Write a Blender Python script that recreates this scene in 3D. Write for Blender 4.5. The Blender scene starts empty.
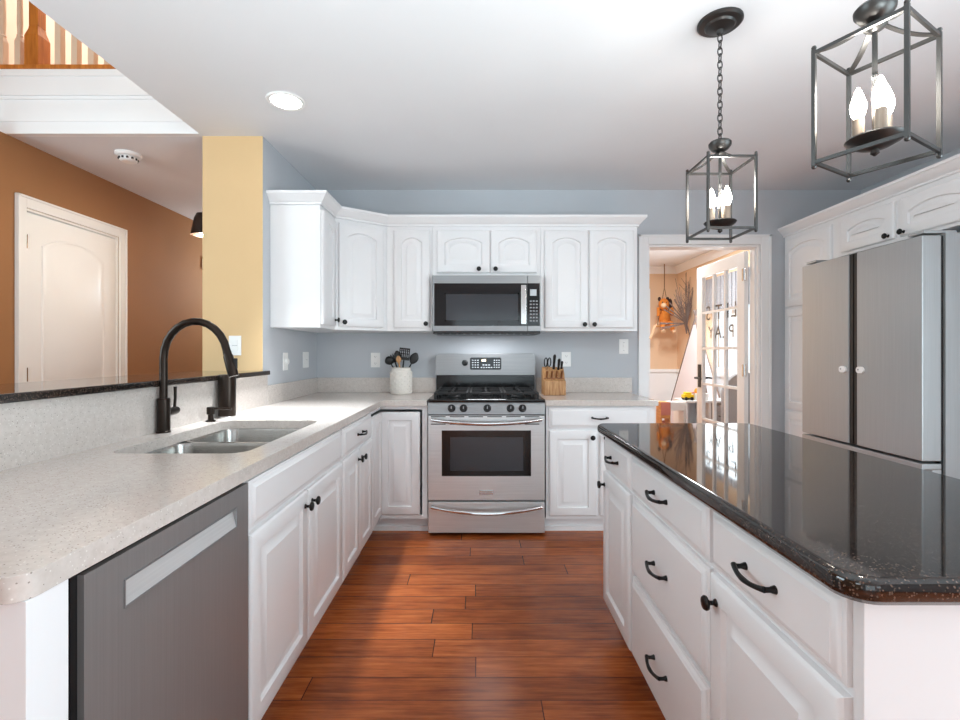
import bpy, bmesh, math, random
from mathutils import Vector, Matrix
random.seed(7)
C = bpy.context.scene.collection
PI = math.pi
R = math.radians

# ------------------------------------------------------------------ camera
F = 475.0                      # focal length in pixels of a 960 px wide frame
cam_d = bpy.data.cameras.new('camera')
cam = bpy.data.objects.new('camera', cam_d); C.objects.link(cam)
cam.location = (0, 0, 1.2); cam.rotation_euler = (R(90), 0, 0)
cam_d.sensor_width = 36; cam_d.lens = 36 * F / 960
cam_d.shift_y = -8 / 960; cam_d.clip_start = 0.02
bpy.context.scene.camera = cam

# ------------------------------------------------------------------ world, lights, exposure
sc = bpy.context.scene
sc.view_settings.view_transform = 'Standard'; sc.view_settings.look = 'None'
sc.view_settings.gamma = 1; sc.view_settings.use_curve_mapping = False
sc.view_settings.exposure = 0.92
sc.cycles.use_denoising = True
sc.cycles.max_bounces = 10; sc.cycles.diffuse_bounces = 6; sc.cycles.glossy_bounces = 5
sc.cycles.transmission_bounces = 8; sc.cycles.transparent_max_bounces = 12
sc.cycles.sample_clamp_indirect = 6
world = bpy.data.worlds.new('sky'); sc.world = world; world.use_nodes = True
bg = world.node_tree.nodes['Background']
bg.inputs[0].default_value = (0.78, 0.92, 1.0, 1); bg.inputs[1].default_value = .8

def area(name, loc, rot, sx, sy, power, col=(1, 1, 1), shape='RECTANGLE', spread=180):
    l = bpy.data.lights.new(name, 'AREA'); l.shape = shape; l.size = sx; l.size_y = sy
    l.energy = power; l.color = col; l.spread = R(spread)
    o = bpy.data.objects.new(name, l); C.objects.link(o)
    o.location = loc; o.rotation_euler = tuple(R(a) for a in rot)
    return o
DAY = (0.81, 0.94, 1.0)
area('window_daylight', (0.4, -3.05, 1.1), (90, 0, 0), 1.9, 1.8, 6, DAY)  # these three lights and their windows are added to bring in daylight
area('window_daylight', (2.2, -3.05, 1.25), (90, 0, 0), 1.0, 1.3, 3, DAY)
area('window_daylight', (2.88, -0.3, 1.1), (90, 0, 90), 2.2, 1.9, 52, (.75, .92, 1.0))
area('foyer_side_daylight', (-3.25, 0.8, 1.9), (90, 0, -90), 1.7, 1.5, 30, (.72, .91, 1.0))  # added fill from the foyer side, for island fronts and refrigerator
area('foyer_daylight', (-2.4, -3.05, 3.0), (90, 0, 0), 1.4, 2.6, 24, DAY)  # added fill high in the foyer, behind the camera
area('ceiling_bounce', (0.15, -0.9, .95), (131, 0, 0), 2.6, .7, 12, (.79, .95, 1.0), 'RECTANGLE', 54)  # added light aimed at the ceiling to even out the brightness
hl = bpy.data.lights.new('hall_lamp', 'POINT'); hl.energy = 16; hl.color = (.82, .94, 1.0); hl.shadow_soft_size = .15  # added fill light for hall walls and ceiling; it has no fixture
ho = bpy.data.objects.new('hall_lamp', hl); C.objects.link(ho); ho.location = (-2.2, 5.2, 1.9)
area('landing_daylight', (-2.45, 3.7, 4.7), (0, 0, 0), 1.2, 1.2, 16, (1, .97, .93))  # added fill for the upstairs wall
area('playroom_daylight', (2.86, 5.7, 1.5), (90, 0, 90), 0.9, 1.0, 7, DAY)
area('playroom_lamp', (2.0, 5.2, 2.44), (0, 0, 0), 0.5, 0.5, 34, (.86, .95, 1))  # added fill at ceiling level to brighten the playroom
for i, (x, y, p) in enumerate(((-0.98, 2.4, 8), (-0.98, -0.9, 5), (0.0, -1.4, 8), (1.9, -0.2, 6), (1.9, -1.6, 8), (0.05, 1.7, 12))):  # first lights the modelled can; the rest are added, without fixtures
    if i != 5:
        area('downlight', (x, y, 2.452), (0, 0, 0), 0.14, 0.14, p * .6, (.90, .96, 1.0), 'DISK', 52)

# ------------------------------------------------------------------ materials
def lin(c):
    return tuple(((v / 255) / 12.92 if v / 255 <= .04045 else ((v / 255 + .055) / 1.055) ** 2.4) for v in c) + (1,)

class NT:
    def __init__(s, name):
        s.m = bpy.data.materials.new(name); s.m.use_nodes = True
        s.t = s.m.node_tree; s.b = s.t.nodes['Principled BSDF']
    def n(s, typ, **kw):
        n = s.t.nodes.new(typ)
        for k, v in kw.items():
            if hasattr(n, k): setattr(n, k, v)
        return n
    def l(s, a, b): s.t.links.new(a, b)
    def math(s, op, a, b=None):
        n = s.n('ShaderNodeMath', operation=op)
        for i, v in enumerate((a, b)):
            if v is None: continue
            if isinstance(v, (int, float)): n.inputs[i].default_value = v
            else: s.l(v, n.inputs[i])
        return n.outputs[0]
    def coord(s, scale=(1, 1, 1), world=True):
        if world:
            g = s.n('ShaderNodeNewGeometry').outputs['Position']
        else:
            g = s.n('ShaderNodeTexCoord').outputs['Object']
        mp = s.n('ShaderNodeMapping'); mp.inputs['Scale'].default_value = scale
        s.l(g, mp.inputs['Vector']); return mp.outputs[0]
    def noise(s, vec, scale, detail=3, rough=.5):
        n = s.n('ShaderNodeTexNoise'); n.inputs['Scale'].default_value = scale
        n.inputs['Detail'].default_value = detail; n.inputs['Roughness'].default_value = rough
        s.l(vec, n.inputs['Vector']); return n.outputs[0]
    def ramp(s, fac, stops):
        n = s.n('ShaderNodeValToRGB'); cr = n.color_ramp
        while len(cr.elements) > 1: cr.elements.remove(cr.elements[-1])
        cr.elements[0].position = stops[0][0]; cr.elements[0].color = stops[0][1]
        for p, c in stops[1:]:
            e = cr.elements.new(p); e.color = c
        s.l(fac, n.inputs[0]); return n.outputs[0]
    def mix(s, fac, a, b, mode='MIX'):
        n = s.n('ShaderNodeMix', data_type='RGBA', blend_type=mode)
        for v, i in ((fac, 0), (a, 6), (b, 7)):
            if isinstance(v, (int, float, tuple)): n.inputs[i].default_value = v
            else: s.l(v, n.inputs[i])
        return n.outputs[2]
    def bump(s, h, strength, dist=.002):
        n = s.n('ShaderNodeBump'); n.inputs['Strength'].default_value = strength
        n.inputs['Distance'].default_value = dist
        s.l(h, n.inputs['Height']); s.l(n.outputs[0], s.b.inputs['Normal'])

def paint(name, rgb, rough=.5, metal=0, var=.04, spec=.5, bump=0):
    t = NT(name); c = lin(rgb)
    ns = t.noise(t.coord(), 3.0, 2)
    lo = tuple(v * (1 - var) for v in c[:3]) + (1,); hi = tuple(min(1, v * (1 + var)) for v in c[:3]) + (1,)
    t.l(t.ramp(ns, [(.3, lo), (.7, hi)]), t.b.inputs['Base Color'])
    t.b.inputs['Roughness'].default_value = rough; t.b.inputs['Metallic'].default_value = metal
    t.b.inputs['Specular IOR Level'].default_value = spec
    if bump: t.bump(t.noise(t.coord(), 220, 2), bump, .0006)
    return t.m

def steel(name, rgb, rough, stretch, var=.05, metal=1):
    t = NT(name); c = lin(rgb)
    g = t.noise(t.coord(stretch), 1.0, 2)
    t.l(t.ramp(g, [(.3, tuple(v * (1 - var) for v in c[:3]) + (1,)), (.7, tuple(v * (1 + var) for v in c[:3]) + (1,))]), t.b.inputs['Base Color'])
    t.b.inputs['Metallic'].default_value = metal
    r = t.n('ShaderNodeMapRange'); t.l(g, r.inputs[0])
    r.inputs[3].default_value = rough * .85; r.inputs[4].default_value = rough * 1.15
    t.l(r.outputs[0], t.b.inputs['Roughness'])
    t.bump(g, .06, .0004)
    return t.m

def glow(name, rgb, strength):
    t = NT(name)
    t.b.inputs['Base Color'].default_value = (.9, .9, .9, 1)
    t.b.inputs['Emission Color'].default_value = lin(rgb); t.b.inputs['Emission Strength'].default_value = strength
    return t.m

def glass(name, tint=(1, 1, 1), ior=1.45):
    t = NT(name); t.t.nodes.remove(t.b)
    fr = t.n('ShaderNodeFresnel'); gm = t.n('ShaderNodeNewGeometry')
    t.l(t.math('ADD', t.math('MULTIPLY', gm.outputs['Backfacing'], 1 / ior - ior), ior), fr.inputs[0])
    tr = t.n('ShaderNodeBsdfTransparent'); tr.inputs[0].default_value = tint + (1,)
    gl = t.n('ShaderNodeBsdfGlossy'); gl.inputs['Roughness'].default_value = .01
    mx = t.n('ShaderNodeMixShader')
    t.l(fr.outputs[0], mx.inputs[0]); t.l(tr.outputs[0], mx.inputs[1]); t.l(gl.outputs[0], mx.inputs[2])
    t.l(mx.outputs[0], t.t.nodes['Material Output'].inputs[0])
    return t.m

def wood_floor():
    t = NT('hardwood_floor')
    g = t.n('ShaderNodeNewGeometry').outputs['Position']
    sp = t.n('ShaderNodeSeparateXYZ'); t.l(g, sp.inputs[0])
    X, Y = sp.outputs[0], sp.outputs[1]
    W, L = .116, 1.25
    yr = t.math('DIVIDE', t.math('SUBTRACT', Y, .013), W); row = t.math('FLOOR', yr); fy = t.math('FRACT', yr)
    wn = t.n('ShaderNodeTexWhiteNoise', noise_dimensions='1D'); t.l(row, wn.inputs['W'])
    xr = t.math('ADD', t.math('DIVIDE', X, L), t.math('MULTIPLY', wn.outputs[0], 7.3))
    col = t.math('FLOOR', xr); fx = t.math('FRACT', xr)
    cb = t.n('ShaderNodeCombineXYZ'); t.l(row, cb.inputs[0]); t.l(col, cb.inputs[1])
    wn2 = t.n('ShaderNodeTexWhiteNoise', noise_dimensions='2D'); t.l(cb.outputs[0], wn2.inputs['Vector'])
    rnd = wn2.outputs[0]
    # grain, shifted per plank
    off = t.n('ShaderNodeCombineXYZ'); t.l(t.math('MULTIPLY', rnd, 37.0), off.inputs[0]); t.l(t.math('MULTIPLY', rnd, 11.0), off.inputs[1])
    ad = t.n('ShaderNodeVectorMath', operation='ADD'); t.l(g, ad.inputs[0]); t.l(off.outputs[0], ad.inputs[1])
    mp = t.n('ShaderNodeMapping'); mp.inputs['Scale'].default_value = (1.6, 26, 1); t.l(ad.outputs[0], mp.inputs[0])
    grain = t.noise(mp.outputs[0], 2.2, 6, .62)
    mp2 = t.n('ShaderNodeMapping'); mp2.inputs['Scale'].default_value = (2.5, 7, 1); t.l(ad.outputs[0], mp2.inputs[0])
    blotch = t.noise(mp2.outputs[0], 1.6, 3, .6)
    c1 = t.ramp(grain, [(.25, lin((84, 36, 18))), (.5, lin((172, 88, 42))), (.78, lin((214, 132, 70)))])
    c2 = t.ramp(blotch, [(.3, lin((104, 46, 22))), (.7, lin((196, 114, 60)))])
    c = t.mix(.4, c1, c2)
    mp3 = t.n('ShaderNodeMapping'); mp3.inputs['Scale'].default_value = (5, 110, 1); t.l(ad.outputs[0], mp3.inputs[0])
    fine = t.noise(mp3.outputs[0], 2.0, 4, .7)
    c = t.mix(.55, c, t.ramp(fine, [(.3, (.55, .5, .46, 1)), (.62, (1.1, 1.1, 1.1, 1))]), 'MULTIPLY')
    tone = t.ramp(rnd, [(0, (.62, .56, .52, 1)), (.5, (.9, .88, .84, 1)), (1, (1.12, 1.10, 1.0, 1))])
    c = t.mix(1.0, c, tone, 'MULTIPLY')
    ey = t.math('LESS_THAN', t.math('ABSOLUTE', t.math('SUBTRACT', fy, .5)), .486)
    ex = t.math('LESS_THAN', t.math('ABSOLUTE', t.math('SUBTRACT', fx, .5)), .4985)
    e = t.math('MULTIPLY', ex, ey)
    c = t.mix(e, lin((62, 26, 14)), c)
    t.l(c, t.b.inputs['Base Color'])
    t.b.inputs['Roughness'].default_value = .27; t.b.inputs['Specular IOR Level'].default_value = .3
    h = t.math('ADD', t.math('MULTIPLY', grain, .25), e)
    t.bump(h, .25, .0012)
    return t.m

def quartz():
    t = NT('speckled_quartz'); v = t.coord()
    vo = t.n('ShaderNodeTexVoronoi'); vo.inputs['Scale'].default_value = 210; t.l(v, vo.inputs['Vector'])
    sz = t.n('ShaderNodeSeparateColor'); t.l(vo.outputs['Color'], sz.inputs[0])
    spot = t.math('MULTIPLY', t.math('LESS_THAN', vo.outputs['Distance'], .30), t.math('GREATER_THAN', sz.outputs[0], .80))
    vo2 = t.n('ShaderNodeTexVoronoi'); vo2.inputs['Scale'].default_value = 260; t.l(v, vo2.inputs['Vector'])
    sz2 = t.n('ShaderNodeSeparateColor'); t.l(vo2.outputs['Color'], sz2.inputs[0])
    spot2 = t.math('MULTIPLY', t.math('LESS_THAN', vo2.outputs['Distance'], .4), t.math('GREATER_THAN', sz2.outputs[1], .94))
    base = t.ramp(t.noise(v, 60, 4, .6), [(.3, lin((196, 187, 180))), (.7, lin((208, 200, 194)))])
    c = t.mix(spot, base, lin((148, 138, 130)))
    c = t.mix(spot2, c, lin((222, 218, 212)))
    t.l(c, t.b.inputs['Base Color']); t.b.inputs['Roughness'].default_value = .16
    return t.m

def granite():
    t = NT('black_granite'); v = t.coord()
    vo = t.n('ShaderNodeTexVoronoi'); vo.inputs['Scale'].default_value = 300; t.l(v, vo.inputs['Vector'])
    sz = t.n('ShaderNodeSeparateColor'); t.l(vo.outputs['Color'], sz.inputs[0])
    spot = t.math('MULTIPLY', t.math('LESS_THAN', vo.outputs['Distance'], .42), t.math('GREATER_THAN', sz.outputs[0], .70))
    base = t.ramp(t.noise(v, 120, 4, .7), [(.35, lin((17, 14, 13))), (.7, lin((46, 38, 35)))])
    c = t.mix(spot, base, lin((98, 82, 72)))
    t.l(c, t.b.inputs['Base Color']); t.b.inputs['Roughness'].default_value = .045
    t.b.inputs['IOR'].default_value = 1.62
    return t.m

def wood(name, lo, hi, stretch, rough=.4):
    t = NT(name)
    g = t.noise(t.coord(stretch), 2.0, 5, .6)
    t.l(t.ramp(g, [(.3, lin(lo)), (.7, lin(hi))]), t.b.inputs['Base Color'])
    t.b.inputs['Roughness'].default_value = rough
    return t.m

M = dict(
    cab=paint('white_cabinet_paint', (232, 232, 233), .32, var=.01),
    trim=paint('white_trim_paint', (236, 236, 236), .35, var=.01),
    ceil=paint('ceiling_paint', (226, 227, 229), .9, var=.01),
    blue=paint('blue_grey_wall_paint', (187, 191, 196), .75, var=.02, bump=.05),
    tan=paint('tan_wall_paint', (214, 182, 136), .75, var=.02, bump=.05),
    brown=paint('brown_wall_paint', (156, 110, 70), .75, var=.03, bump=.05),
    peach=paint('peach_playroom_paint', (222, 190, 158), .8, var=.02),
    cream=paint('cream_landing_paint', (238, 224, 208), .8, var=.02),
    taupe=paint('shaded_baluster_paint', (214, 190, 166), .5, var=.02),  # white balusters; their shade is mixed into this colour
    floor=wood_floor(), quartz=quartz(), granite=granite(),
    steel=steel('brushed_steel', (216, 218, 219), .36, (4, 4, 260), .05, .7),
    steelb=steel('brushed_steel_trim', (150, 152, 154), .36, (4, 4, 260), .05, .75),
    steelv=steel('brushed_steel_upright', (172, 174, 175), .40, (260, 260, 3), .05, .55),
    steeld=steel('dark_brushed_steel', (146, 145, 145), .42, (260, 260, 3), .05, .6),
    chrome=paint('polished_steel', (205, 205, 205), .14, 1, .01),
    sinks=steel('satin_sink_steel', (172, 170, 166), .24, (30, 30, 30)),
    bronze=paint('oil_rubbed_bronze', (48, 40, 35), .30, .85, .15),
    blackm=paint('black_metal', (30, 29, 29), .35, .6, .1),
    pewter=paint('dark_pewter_metal', (74, 73, 72), .38, .85, .1),
    black=paint('black_plastic', (16, 16, 17), .35, 0, .1),
    iron=paint('cast_iron', (24, 24, 25), .6, 0, .15),
    enamel=paint('black_enamel', (12, 12, 13), .12, 0, .1),
    dglass=paint('dark_glass', (14, 15, 18), .06, 0, .05),
    screen=paint('grey_screen_glass', (52, 55, 60), .12, 0, .05),
    oveng=paint('oven_glass', (14, 14, 15), .10, 0, .05, .5),
    white=paint('white_plastic', (238, 238, 236), .4, 0, .01),
    grey=paint('grey_plastic', (150, 152, 156), .45, 0, .03),
    lgrey=paint('light_grey_print', (196, 200, 205), .5, 0, .02),
    stone=paint('cream_stoneware', (222, 216, 208), .45, 0, .03),
    block=wood('knife_block_wood', (150, 98, 58), (206, 162, 112), (60, 6, 6), .45),
    blockd=wood('dark_block_wood', (96, 56, 30), (150, 94, 52), (60, 6, 6), .45),
    oak=wood('golden_oak', (158, 88, 28), (205, 128, 52), (20, 20, 2), .4),
    cloth=paint('white_tent_cloth', (228, 222, 226), .9, 0, .03),
    twig=paint('dry_twig', (118, 100, 92), .8, 0, .15),
    rope=paint('jute_rope', (128, 92, 62), .9, 0, .1),
    plush=paint('orange_plush', (214, 126, 48), .95, 0, .18),
    plushl=paint('cream_plush', (232, 196, 160), .95, 0, .08),
    plushd=paint('dark_plush', (52, 34, 28), .95, 0, .1),
    yellow=paint('yellow_toy_plastic', (240, 196, 18), .35, 0, .02),
    orange=paint('orange_toy_plastic', (238, 138, 30), .35, 0, .02),
    pink=paint('pink_toy_panel', (206, 132, 118), .5, 0, .1),
    toyw=wood('toy_pine', (186, 122, 62), (222, 166, 100), (8, 8, 30), .5),
    seat=paint('grey_upholstery', (150, 152, 158), .9, 0, .06),
    glass=glass('clear_glass'),
    shade=paint('dark_bronze_shade', (46, 34, 28), .4, .6, .1),
    bulb=glow('candle_bulb_glow', (255, 244, 226), 22),
    can=glow('downlight_lens', (255, 250, 242), 3),
    led=glow('oven_clock', (255, 214, 120), 1.6),
    sleeve=wood('candle_sleeve', (128, 112, 98), (176, 160, 144), (30, 30, 3), .5),
)

# ------------------------------------------------------------------ mesh helpers
class MB:
    def __init__(s): s.v = []; s.f = []; s.mi = []; s.m = 0
    def add(s, vs, fs):
        o = len(s.v); s.v += [tuple(p) for p in vs]
        s.f += [tuple(i + o for i in f) for f in fs]; s.mi += [s.m] * len(fs)
        return s
    def box(s, x0, x1, y0, y1, z0, z1):
        x0, x1 = min(x0, x1), max(x0, x1); y0, y1 = min(y0, y1), max(y0, y1); z0, z1 = min(z0, z1), max(z0, z1)
        return s.add([(x0, y0, z0), (x1, y0, z0), (x1, y1, z0), (x0, y1, z0), (x0, y0, z1), (x1, y0, z1), (x1, y1, z1), (x0, y1, z1)],
              [(0, 3, 2, 1), (4, 5, 6, 7), (0, 1, 5, 4), (1, 2, 6, 5), (2, 3, 7, 6), (3, 0, 4, 7)])
    def loops(s, L, cap0=True, cap1=True, closed=True):
        n = len(L[0]); o = len(s.v)
        vs = [p for l in L for p in l]; fs = []
        for k in range(len(L) - 1):
            for i in range(n if closed else n - 1):
                j = (i + 1) % n
                fs.append((k * n + i, k * n + j, (k + 1) * n + j, (k + 1) * n + i))
        if cap0: fs.append(tuple(range(n))[::-1])
        if cap1: fs.append(tuple((len(L) - 1) * n + i for i in range(n)))
        return s.add(vs, fs)
    def prism(s, poly, z0, z1):
        return s.loops([[(x, y, z0) for x, y in poly], [(x, y, z1) for x, y in poly]])
    def tube(s, pts, r, n=10, cap=True):
        pts = [Vector(p) for p in pts]; rr = r if isinstance(r, (list, tuple)) else [r] * len(pts)
        L = []; up = None
        for i, p in enumerate(pts):
            d = (pts[min(i + 1, len(pts) - 1)] - pts[max(i - 1, 0)])
            d.normalize()
            if up is None:
                up = Vector((0, 0, 1)) if abs(d.z) < .9 else Vector((1, 0, 0))
            a = d.cross(up); a.normalize(); b = a.cross(d); b.normalize(); up = b
            L.append([tuple(p + (a * math.cos(t) + b * math.sin(t)) * rr[i]) for t in [2 * PI * k / n for k in range(n)]])
        return s.loops(L, cap, cap)
    def lathe(s, prof, c=(0, 0, 0), n=24, axis='z', cap=True):
        L = []
        for r, h in prof:
            l = []
            for k in range(n):
                t = 2 * PI * k / n; a, b = r * math.cos(t), r * math.sin(t)
                if axis == 'z': p = (c[0] + a, c[1] + b, c[2] + h)
                elif axis == '-y': p = (c[0] + a, c[1] - h, c[2] + b)
                elif axis == 'x': p = (c[0] + h, c[1] + a, c[2] + b)
                else: p = (c[0] + a, c[1] + h, c[2] - b)
                l.append(p)
            L.append(l)
        return s.loops(L, cap, cap)
    def ell(s, c, rx, ry, rz, n=16, m=9):
        L = []
        for i in range(m):
            ph = -PI / 2 + PI * (i + .0) / (m - 1); ph = max(-PI / 2 + .02, min(PI / 2 - .02, ph))
            L.append([(c[0] + rx * math.cos(ph) * math.cos(2 * PI * k / n), c[1] + ry * math.cos(ph) * math.sin(2 * PI * k / n), c[2] + rz * math.sin(ph)) for k in range(n)])
        return s.loops(L)
    def xf(s, mat):
        s.v = [tuple(mat @ Vector(p)) for p in s.v]; return s
    def build(s, name, mat, parent=None, loc=None, bevel=0, seg=2, smooth=30, mats=None, rot=None, wn=False):
        me = bpy.data.meshes.new(name); me.from_pydata(s.v, [], s.f); me.update()
        for m in (mats or [mat]): me.materials.append(M[m])
        for p, k in zip(me.polygons, s.mi): p.material_index = k
        bm = bmesh.new(); bm.from_mesh(me)
        bmesh.ops.recalc_face_normals(bm, faces=bm.faces)
        if bevel:
            es = [e for e in bm.edges if len(e.link_faces) == 2 and e.calc_face_angle(0) > .6]
            bmesh.ops.bevel(bm, geom=es, offset=bevel, segments=seg, profile=.5, affect='EDGES', clamp_overlap=True)
        bm.to_mesh(me); bm.free()
        if smooth:
            me.shade_smooth(); me.set_sharp_from_angle(angle=R(smooth))
        o = bpy.data.objects.new(name, me); C.objects.link(o)
        if bevel or wn:
            wm = o.modifiers.new('normals', 'WEIGHTED_NORMAL'); wm.keep_sharp = True; wm.weight = 100
        if loc: o.location = loc
        if rot: o.rotation_euler = rot
        if parent: o.parent = parent
        return o

def tag(o, label, cat, group=None, kind=None):
    o['label'] = label; o['category'] = cat
    if group: o['group'] = group
    if kind: o['kind'] = kind
    return o
def thing(name, label, cat, loc=(0, 0, 0), rz=0, group=None):
    o = bpy.data.objects.new(name, None); C.objects.link(o)
    o.empty_display_size = .05; o.location = loc; o.rotation_euler = (0, 0, R(rz))
    return tag(o, label, cat, group)
def struct(o): o['kind'] = 'structure'; return o
def plabel(o, label): o['label'] = label; return o
def box(*a): return MB().box(*a)

def rrect(x0, x1, y0, y1, r, n=6, corners=(1, 1, 1, 1)):
    P = []
    for k, (cx, cy, a0) in enumerate(((x0 + r, y0 + r, 180), (x1 - r, y0 + r, 270), (x1 - r, y1 - r, 0), (x0 + r, y1 - r, 90))):
        if corners[k]:
            for i in range(n + 1):
                a = R(a0 + 90 * i / n); P.append((cx + r * math.cos(a), cy + r * math.sin(a)))
        else:
            P.append(((x0, y0), (x1, y0), (x1, y1), (x0, y1))[k])
    return P

def sweep(path, prof, z0):
    """profile (out, up) carried along a 2D path; out is to the right of travel"""
    n = len(path); L = []
    for i, p in enumerate(path):
        ns = []
        for a, b in ((i - 1, i), (i, i + 1)):
            if a < 0 or b >= n: continue
            d = Vector(path[b]) - Vector(path[a]); d.normalize(); ns.append(Vector((d.y, -d.x)))
        m = sum(ns, Vector((0, 0)))
        m.normalize(); k = 1 / max(.3, m.dot(ns[0]))
        L.append([(p[0] + m.x * o * k, p[1] + m.y * o * k, z0 + z) for o, z in prof])
    return MB().loops(L)

# ---- raised-panel fronts, in a local frame: x across, z up, y=0 the back, front at -t
def ring(x0, x1, z0, z1, arch, y, n=14):
    P = [(x0, y, z0), (x1, y, z0)]
    for i in range(n + 1):
        u = 1 - i / n
        P.append((x0 + (x1 - x0) * u, y, z1 - arch * abs(2 * u - 1) ** 2.2))
    return P
def panel_front(mb, x0, x1, z0, z1, arch=0, t=.02, fw=.055):
    w = x1 - x0
    fw = min(fw, w * .27)
    def r(i, y, a=0): return ring(x0 + i, x1 - i, z0 + i, z1 - i, a, y)
    L = [r(0, 0), r(0, -t + .007), r(.003, -t + .003), r(.009, -t), r(fw, -t, arch), r(fw + .004, -t + .011, arch), r(fw + .010, -t + .011, arch)]
    bv = min(.028, w * .12)
    L += [r(fw + .010 + bv, -t + .002, arch * .95), r(fw + .011 + bv, -t + .001, arch * .95)]
    mb.loops(L)
    return mb
def slab_front(mb, x0, x1, z0, z1, t=.02):
    def r(i, y): return ring(x0 + i, x1 - i, z0 + i, z1 - i, 0, y, 2)
    mb.loops([r(0, 0), r(0, -t + .011), r(.004, -t + .009), r(.008, -t + .009), r(.014, -t + .004), r(.018, -t + .003), r(.022, -t)])
    return mb
def knob(parent, x, z, y=-.02, name='knob'):
    mb = MB().lathe([(.009, 0), (.008, .003), (.005, .006), (.005, .014), (.009, .018), (.0155, .021), (.0165, .025), (.014, .029), (.006, .031)], (x, y, z), 20, '-y')
    return mb.build(name, 'blackm', parent)
def pull(parent, x, z, y=-.02, w=.096):
    mb = MB(); h = w / 2
    for sx in (-1, 1):
        mb.lathe([(.008, 0), (.007, .004), (.005, .010), (.0052, .02)], (x + sx * h, y, z), 14, '-y')
    pts = []
    for i in range(15):
        u = -1 + 2 * i / 14
        pts.append((x + u * (h + .004), y - .022 - .010 * (1 - u * u), z - .006 * (1 - u * u) + .002))
    mb.tube(pts, [.0058 - .0016 * abs(math.sin(PI * (i / 14) * 2)) * .6 for i in range(15)], 10)
    return mb.build('handle', 'blackm', parent)

def carcass(w, d, z0, z1, toe=0, top=False):
    mb = MB(); t = .018
    mb.box(0, w, 0, .02, z0 + toe, z1)
    mb.box(0, t, .02, d, z0 + toe, z1); mb.box(w - t, w, .02, d, z0 + toe, z1)
    mb.box(t, w - t, .02, d - .01, z0 + toe, z0 + toe + t); mb.box(t, w - t, d - .01, d, z0 + toe, z1)
    if top: mb.box(t, w - t, .02, d - .01, z1 - t, z1)
    if toe:
        mb.box(0, w, .065, .08, z0, z0 + toe)
        mb.box(0, w, .055, .065, z0, z0 + .03)
        mb.box(0, t, .08, d, z0, z0 + toe); mb.box(w - t, w, .08, d, z0, z0 + toe)
    return mb
def cabinet(name, label, cat, loc, rz, w, d, h, fronts, toe=.10, group=None, top=False):
    t = thing(name, label, cat, loc, rz, group)
    carcass(w, d, 0, h, toe, top).build('body', 'cab', t)
    for f in fronts:
        k, x0, x1, z0, z1 = f[:5]
        o = f[5] if len(f) > 5 else {}
        if k == 'door':
            dr = panel_front(MB(), x0, x1, z0, z1, o.get('arch', 0)).build('door', 'cab', t)
            if 'knob' in o: knob(dr, *o['knob'])
        elif k == 'drawer':
            dr = slab_front(MB(), x0, x1, z0, z1).build('drawer', 'cab', t)
            if o.get('pull', 1): pull(dr, (x0 + x1) / 2 + o.get('dx', 0), (z0 + z1) / 2)
        elif k == 'false':
            slab_front(MB(), x0, x1, z0, z1).build('false_front', 'cab', t)
    return t

# ------------------------------------------------------------------ key measures
CZ = .885; CT = .038; CB = CZ - CT          # worktop top, thickness, underside
WY = 3.72                                    # back wall
WX = -1.276                                  # left wall
CE = 2.468                                   # ceiling
LF = -.66                                    # left run face frame (door faces 2 cm in front)
BF = 3.135                                   # back run face frame

# ------------------------------------------------------------------ setting
struct(box(-3.45, 3.12, -3.35, 7.25, -.1, 0).build('floor', 'floor'))
mb = MB().box(-1.63, 3.12, -3.35, WY + .12, CE, CE + .14)
struct(mb.build('ceiling', 'ceil'))
struct(box(-3.45, -1.63, 2.80, 6.72, CE, CE + .14).build('ceiling_hall', 'ceil'))
struct(box(-3.45, -1.5, -3.35, 6.72, 5.0, 5.1).build('ceiling_foyer', 'ceil'))
struct(box(.8, 3.12, WY + .12, 7.25, CE, CE + .14).build('ceiling_playroom', 'ceil'))
# back wall with the doorway
DX0, DX1, DZ = 1.312, 2.195, 2.04
mb = MB().box(-1.276, DX0, WY, WY + .12, 0, CE).box(DX1, 3.1, WY, WY + .12, 0, CE).box(DX0, DX1, WY, WY + .12, DZ, CE)
struct(mb.build('wall_back', 'blue'))
# left stub wall: tan end, blue kitchen side
mb = MB(); x0, x1, y0, y1 = -1.63, WX, 2.79, WY + .12
V = [(x0, y0, 0), (x1, y0, 0), (x1, y1, 0), (x0, y1, 0), (x0, y0, CE), (x1, y0, CE), (x1, y1, CE), (x0, y1, CE)]
for k, fs in ((0, [(0, 1, 5, 4)]), (1, [(1, 2, 6, 5), (2, 3, 7, 6)]), (2, [(3, 0, 4, 7), (0, 3, 2, 1), (4, 5, 6, 7)])):
    mb.m = k; mb.add(V, fs)
bm_o = mb.build('wall_left', 'tan', mats=['tan', 'blue', 'brown'], smooth=0); struct(bm_o)
struct(box(-1.63, -1.5, WY + .12, 6.6, 0, CE).build('wall_hall_right', 'brown'))
# hall wall with a closed door
HX = -2.757
HY0, HY1, HZ = 2.872, 3.622, 2.075
mb = MB().box(HX - .12, HX, 2.60, HY0, 0, CE).box(HX - .12, HX, HY1, 6.6, 0, CE).box(HX - .12, HX, HY0, HY1, HZ, CE)
struct(mb.build('wall_hall_left', 'brown'))
struct(box(-3.45, -1.5, 6.6, 6.72, 0, CE).build('wall_hall_end', 'brown'))
struct(box(-3.45, HX - .12, 2.60, 2.72, 0, CE).build('wall_foyer_return', 'brown'))
mb = MB().box(-3.45, -3.33, -3.35, -.05, 0, 5.0).box(-3.45, -3.33, 1.65, 2.80, 0, 5.0).box(-3.45, -3.33, -.05, 1.65, 0, 1.15).box(-3.45, -3.33, -.05, 1.65, 2.65, 5.0)
struct(mb.build('wall_foyer', 'brown'))
m = MB()
for z in (1.15, 2.6): m.box(-3.42, -3.36, -.05, 1.65, z, z + .05)
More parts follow.
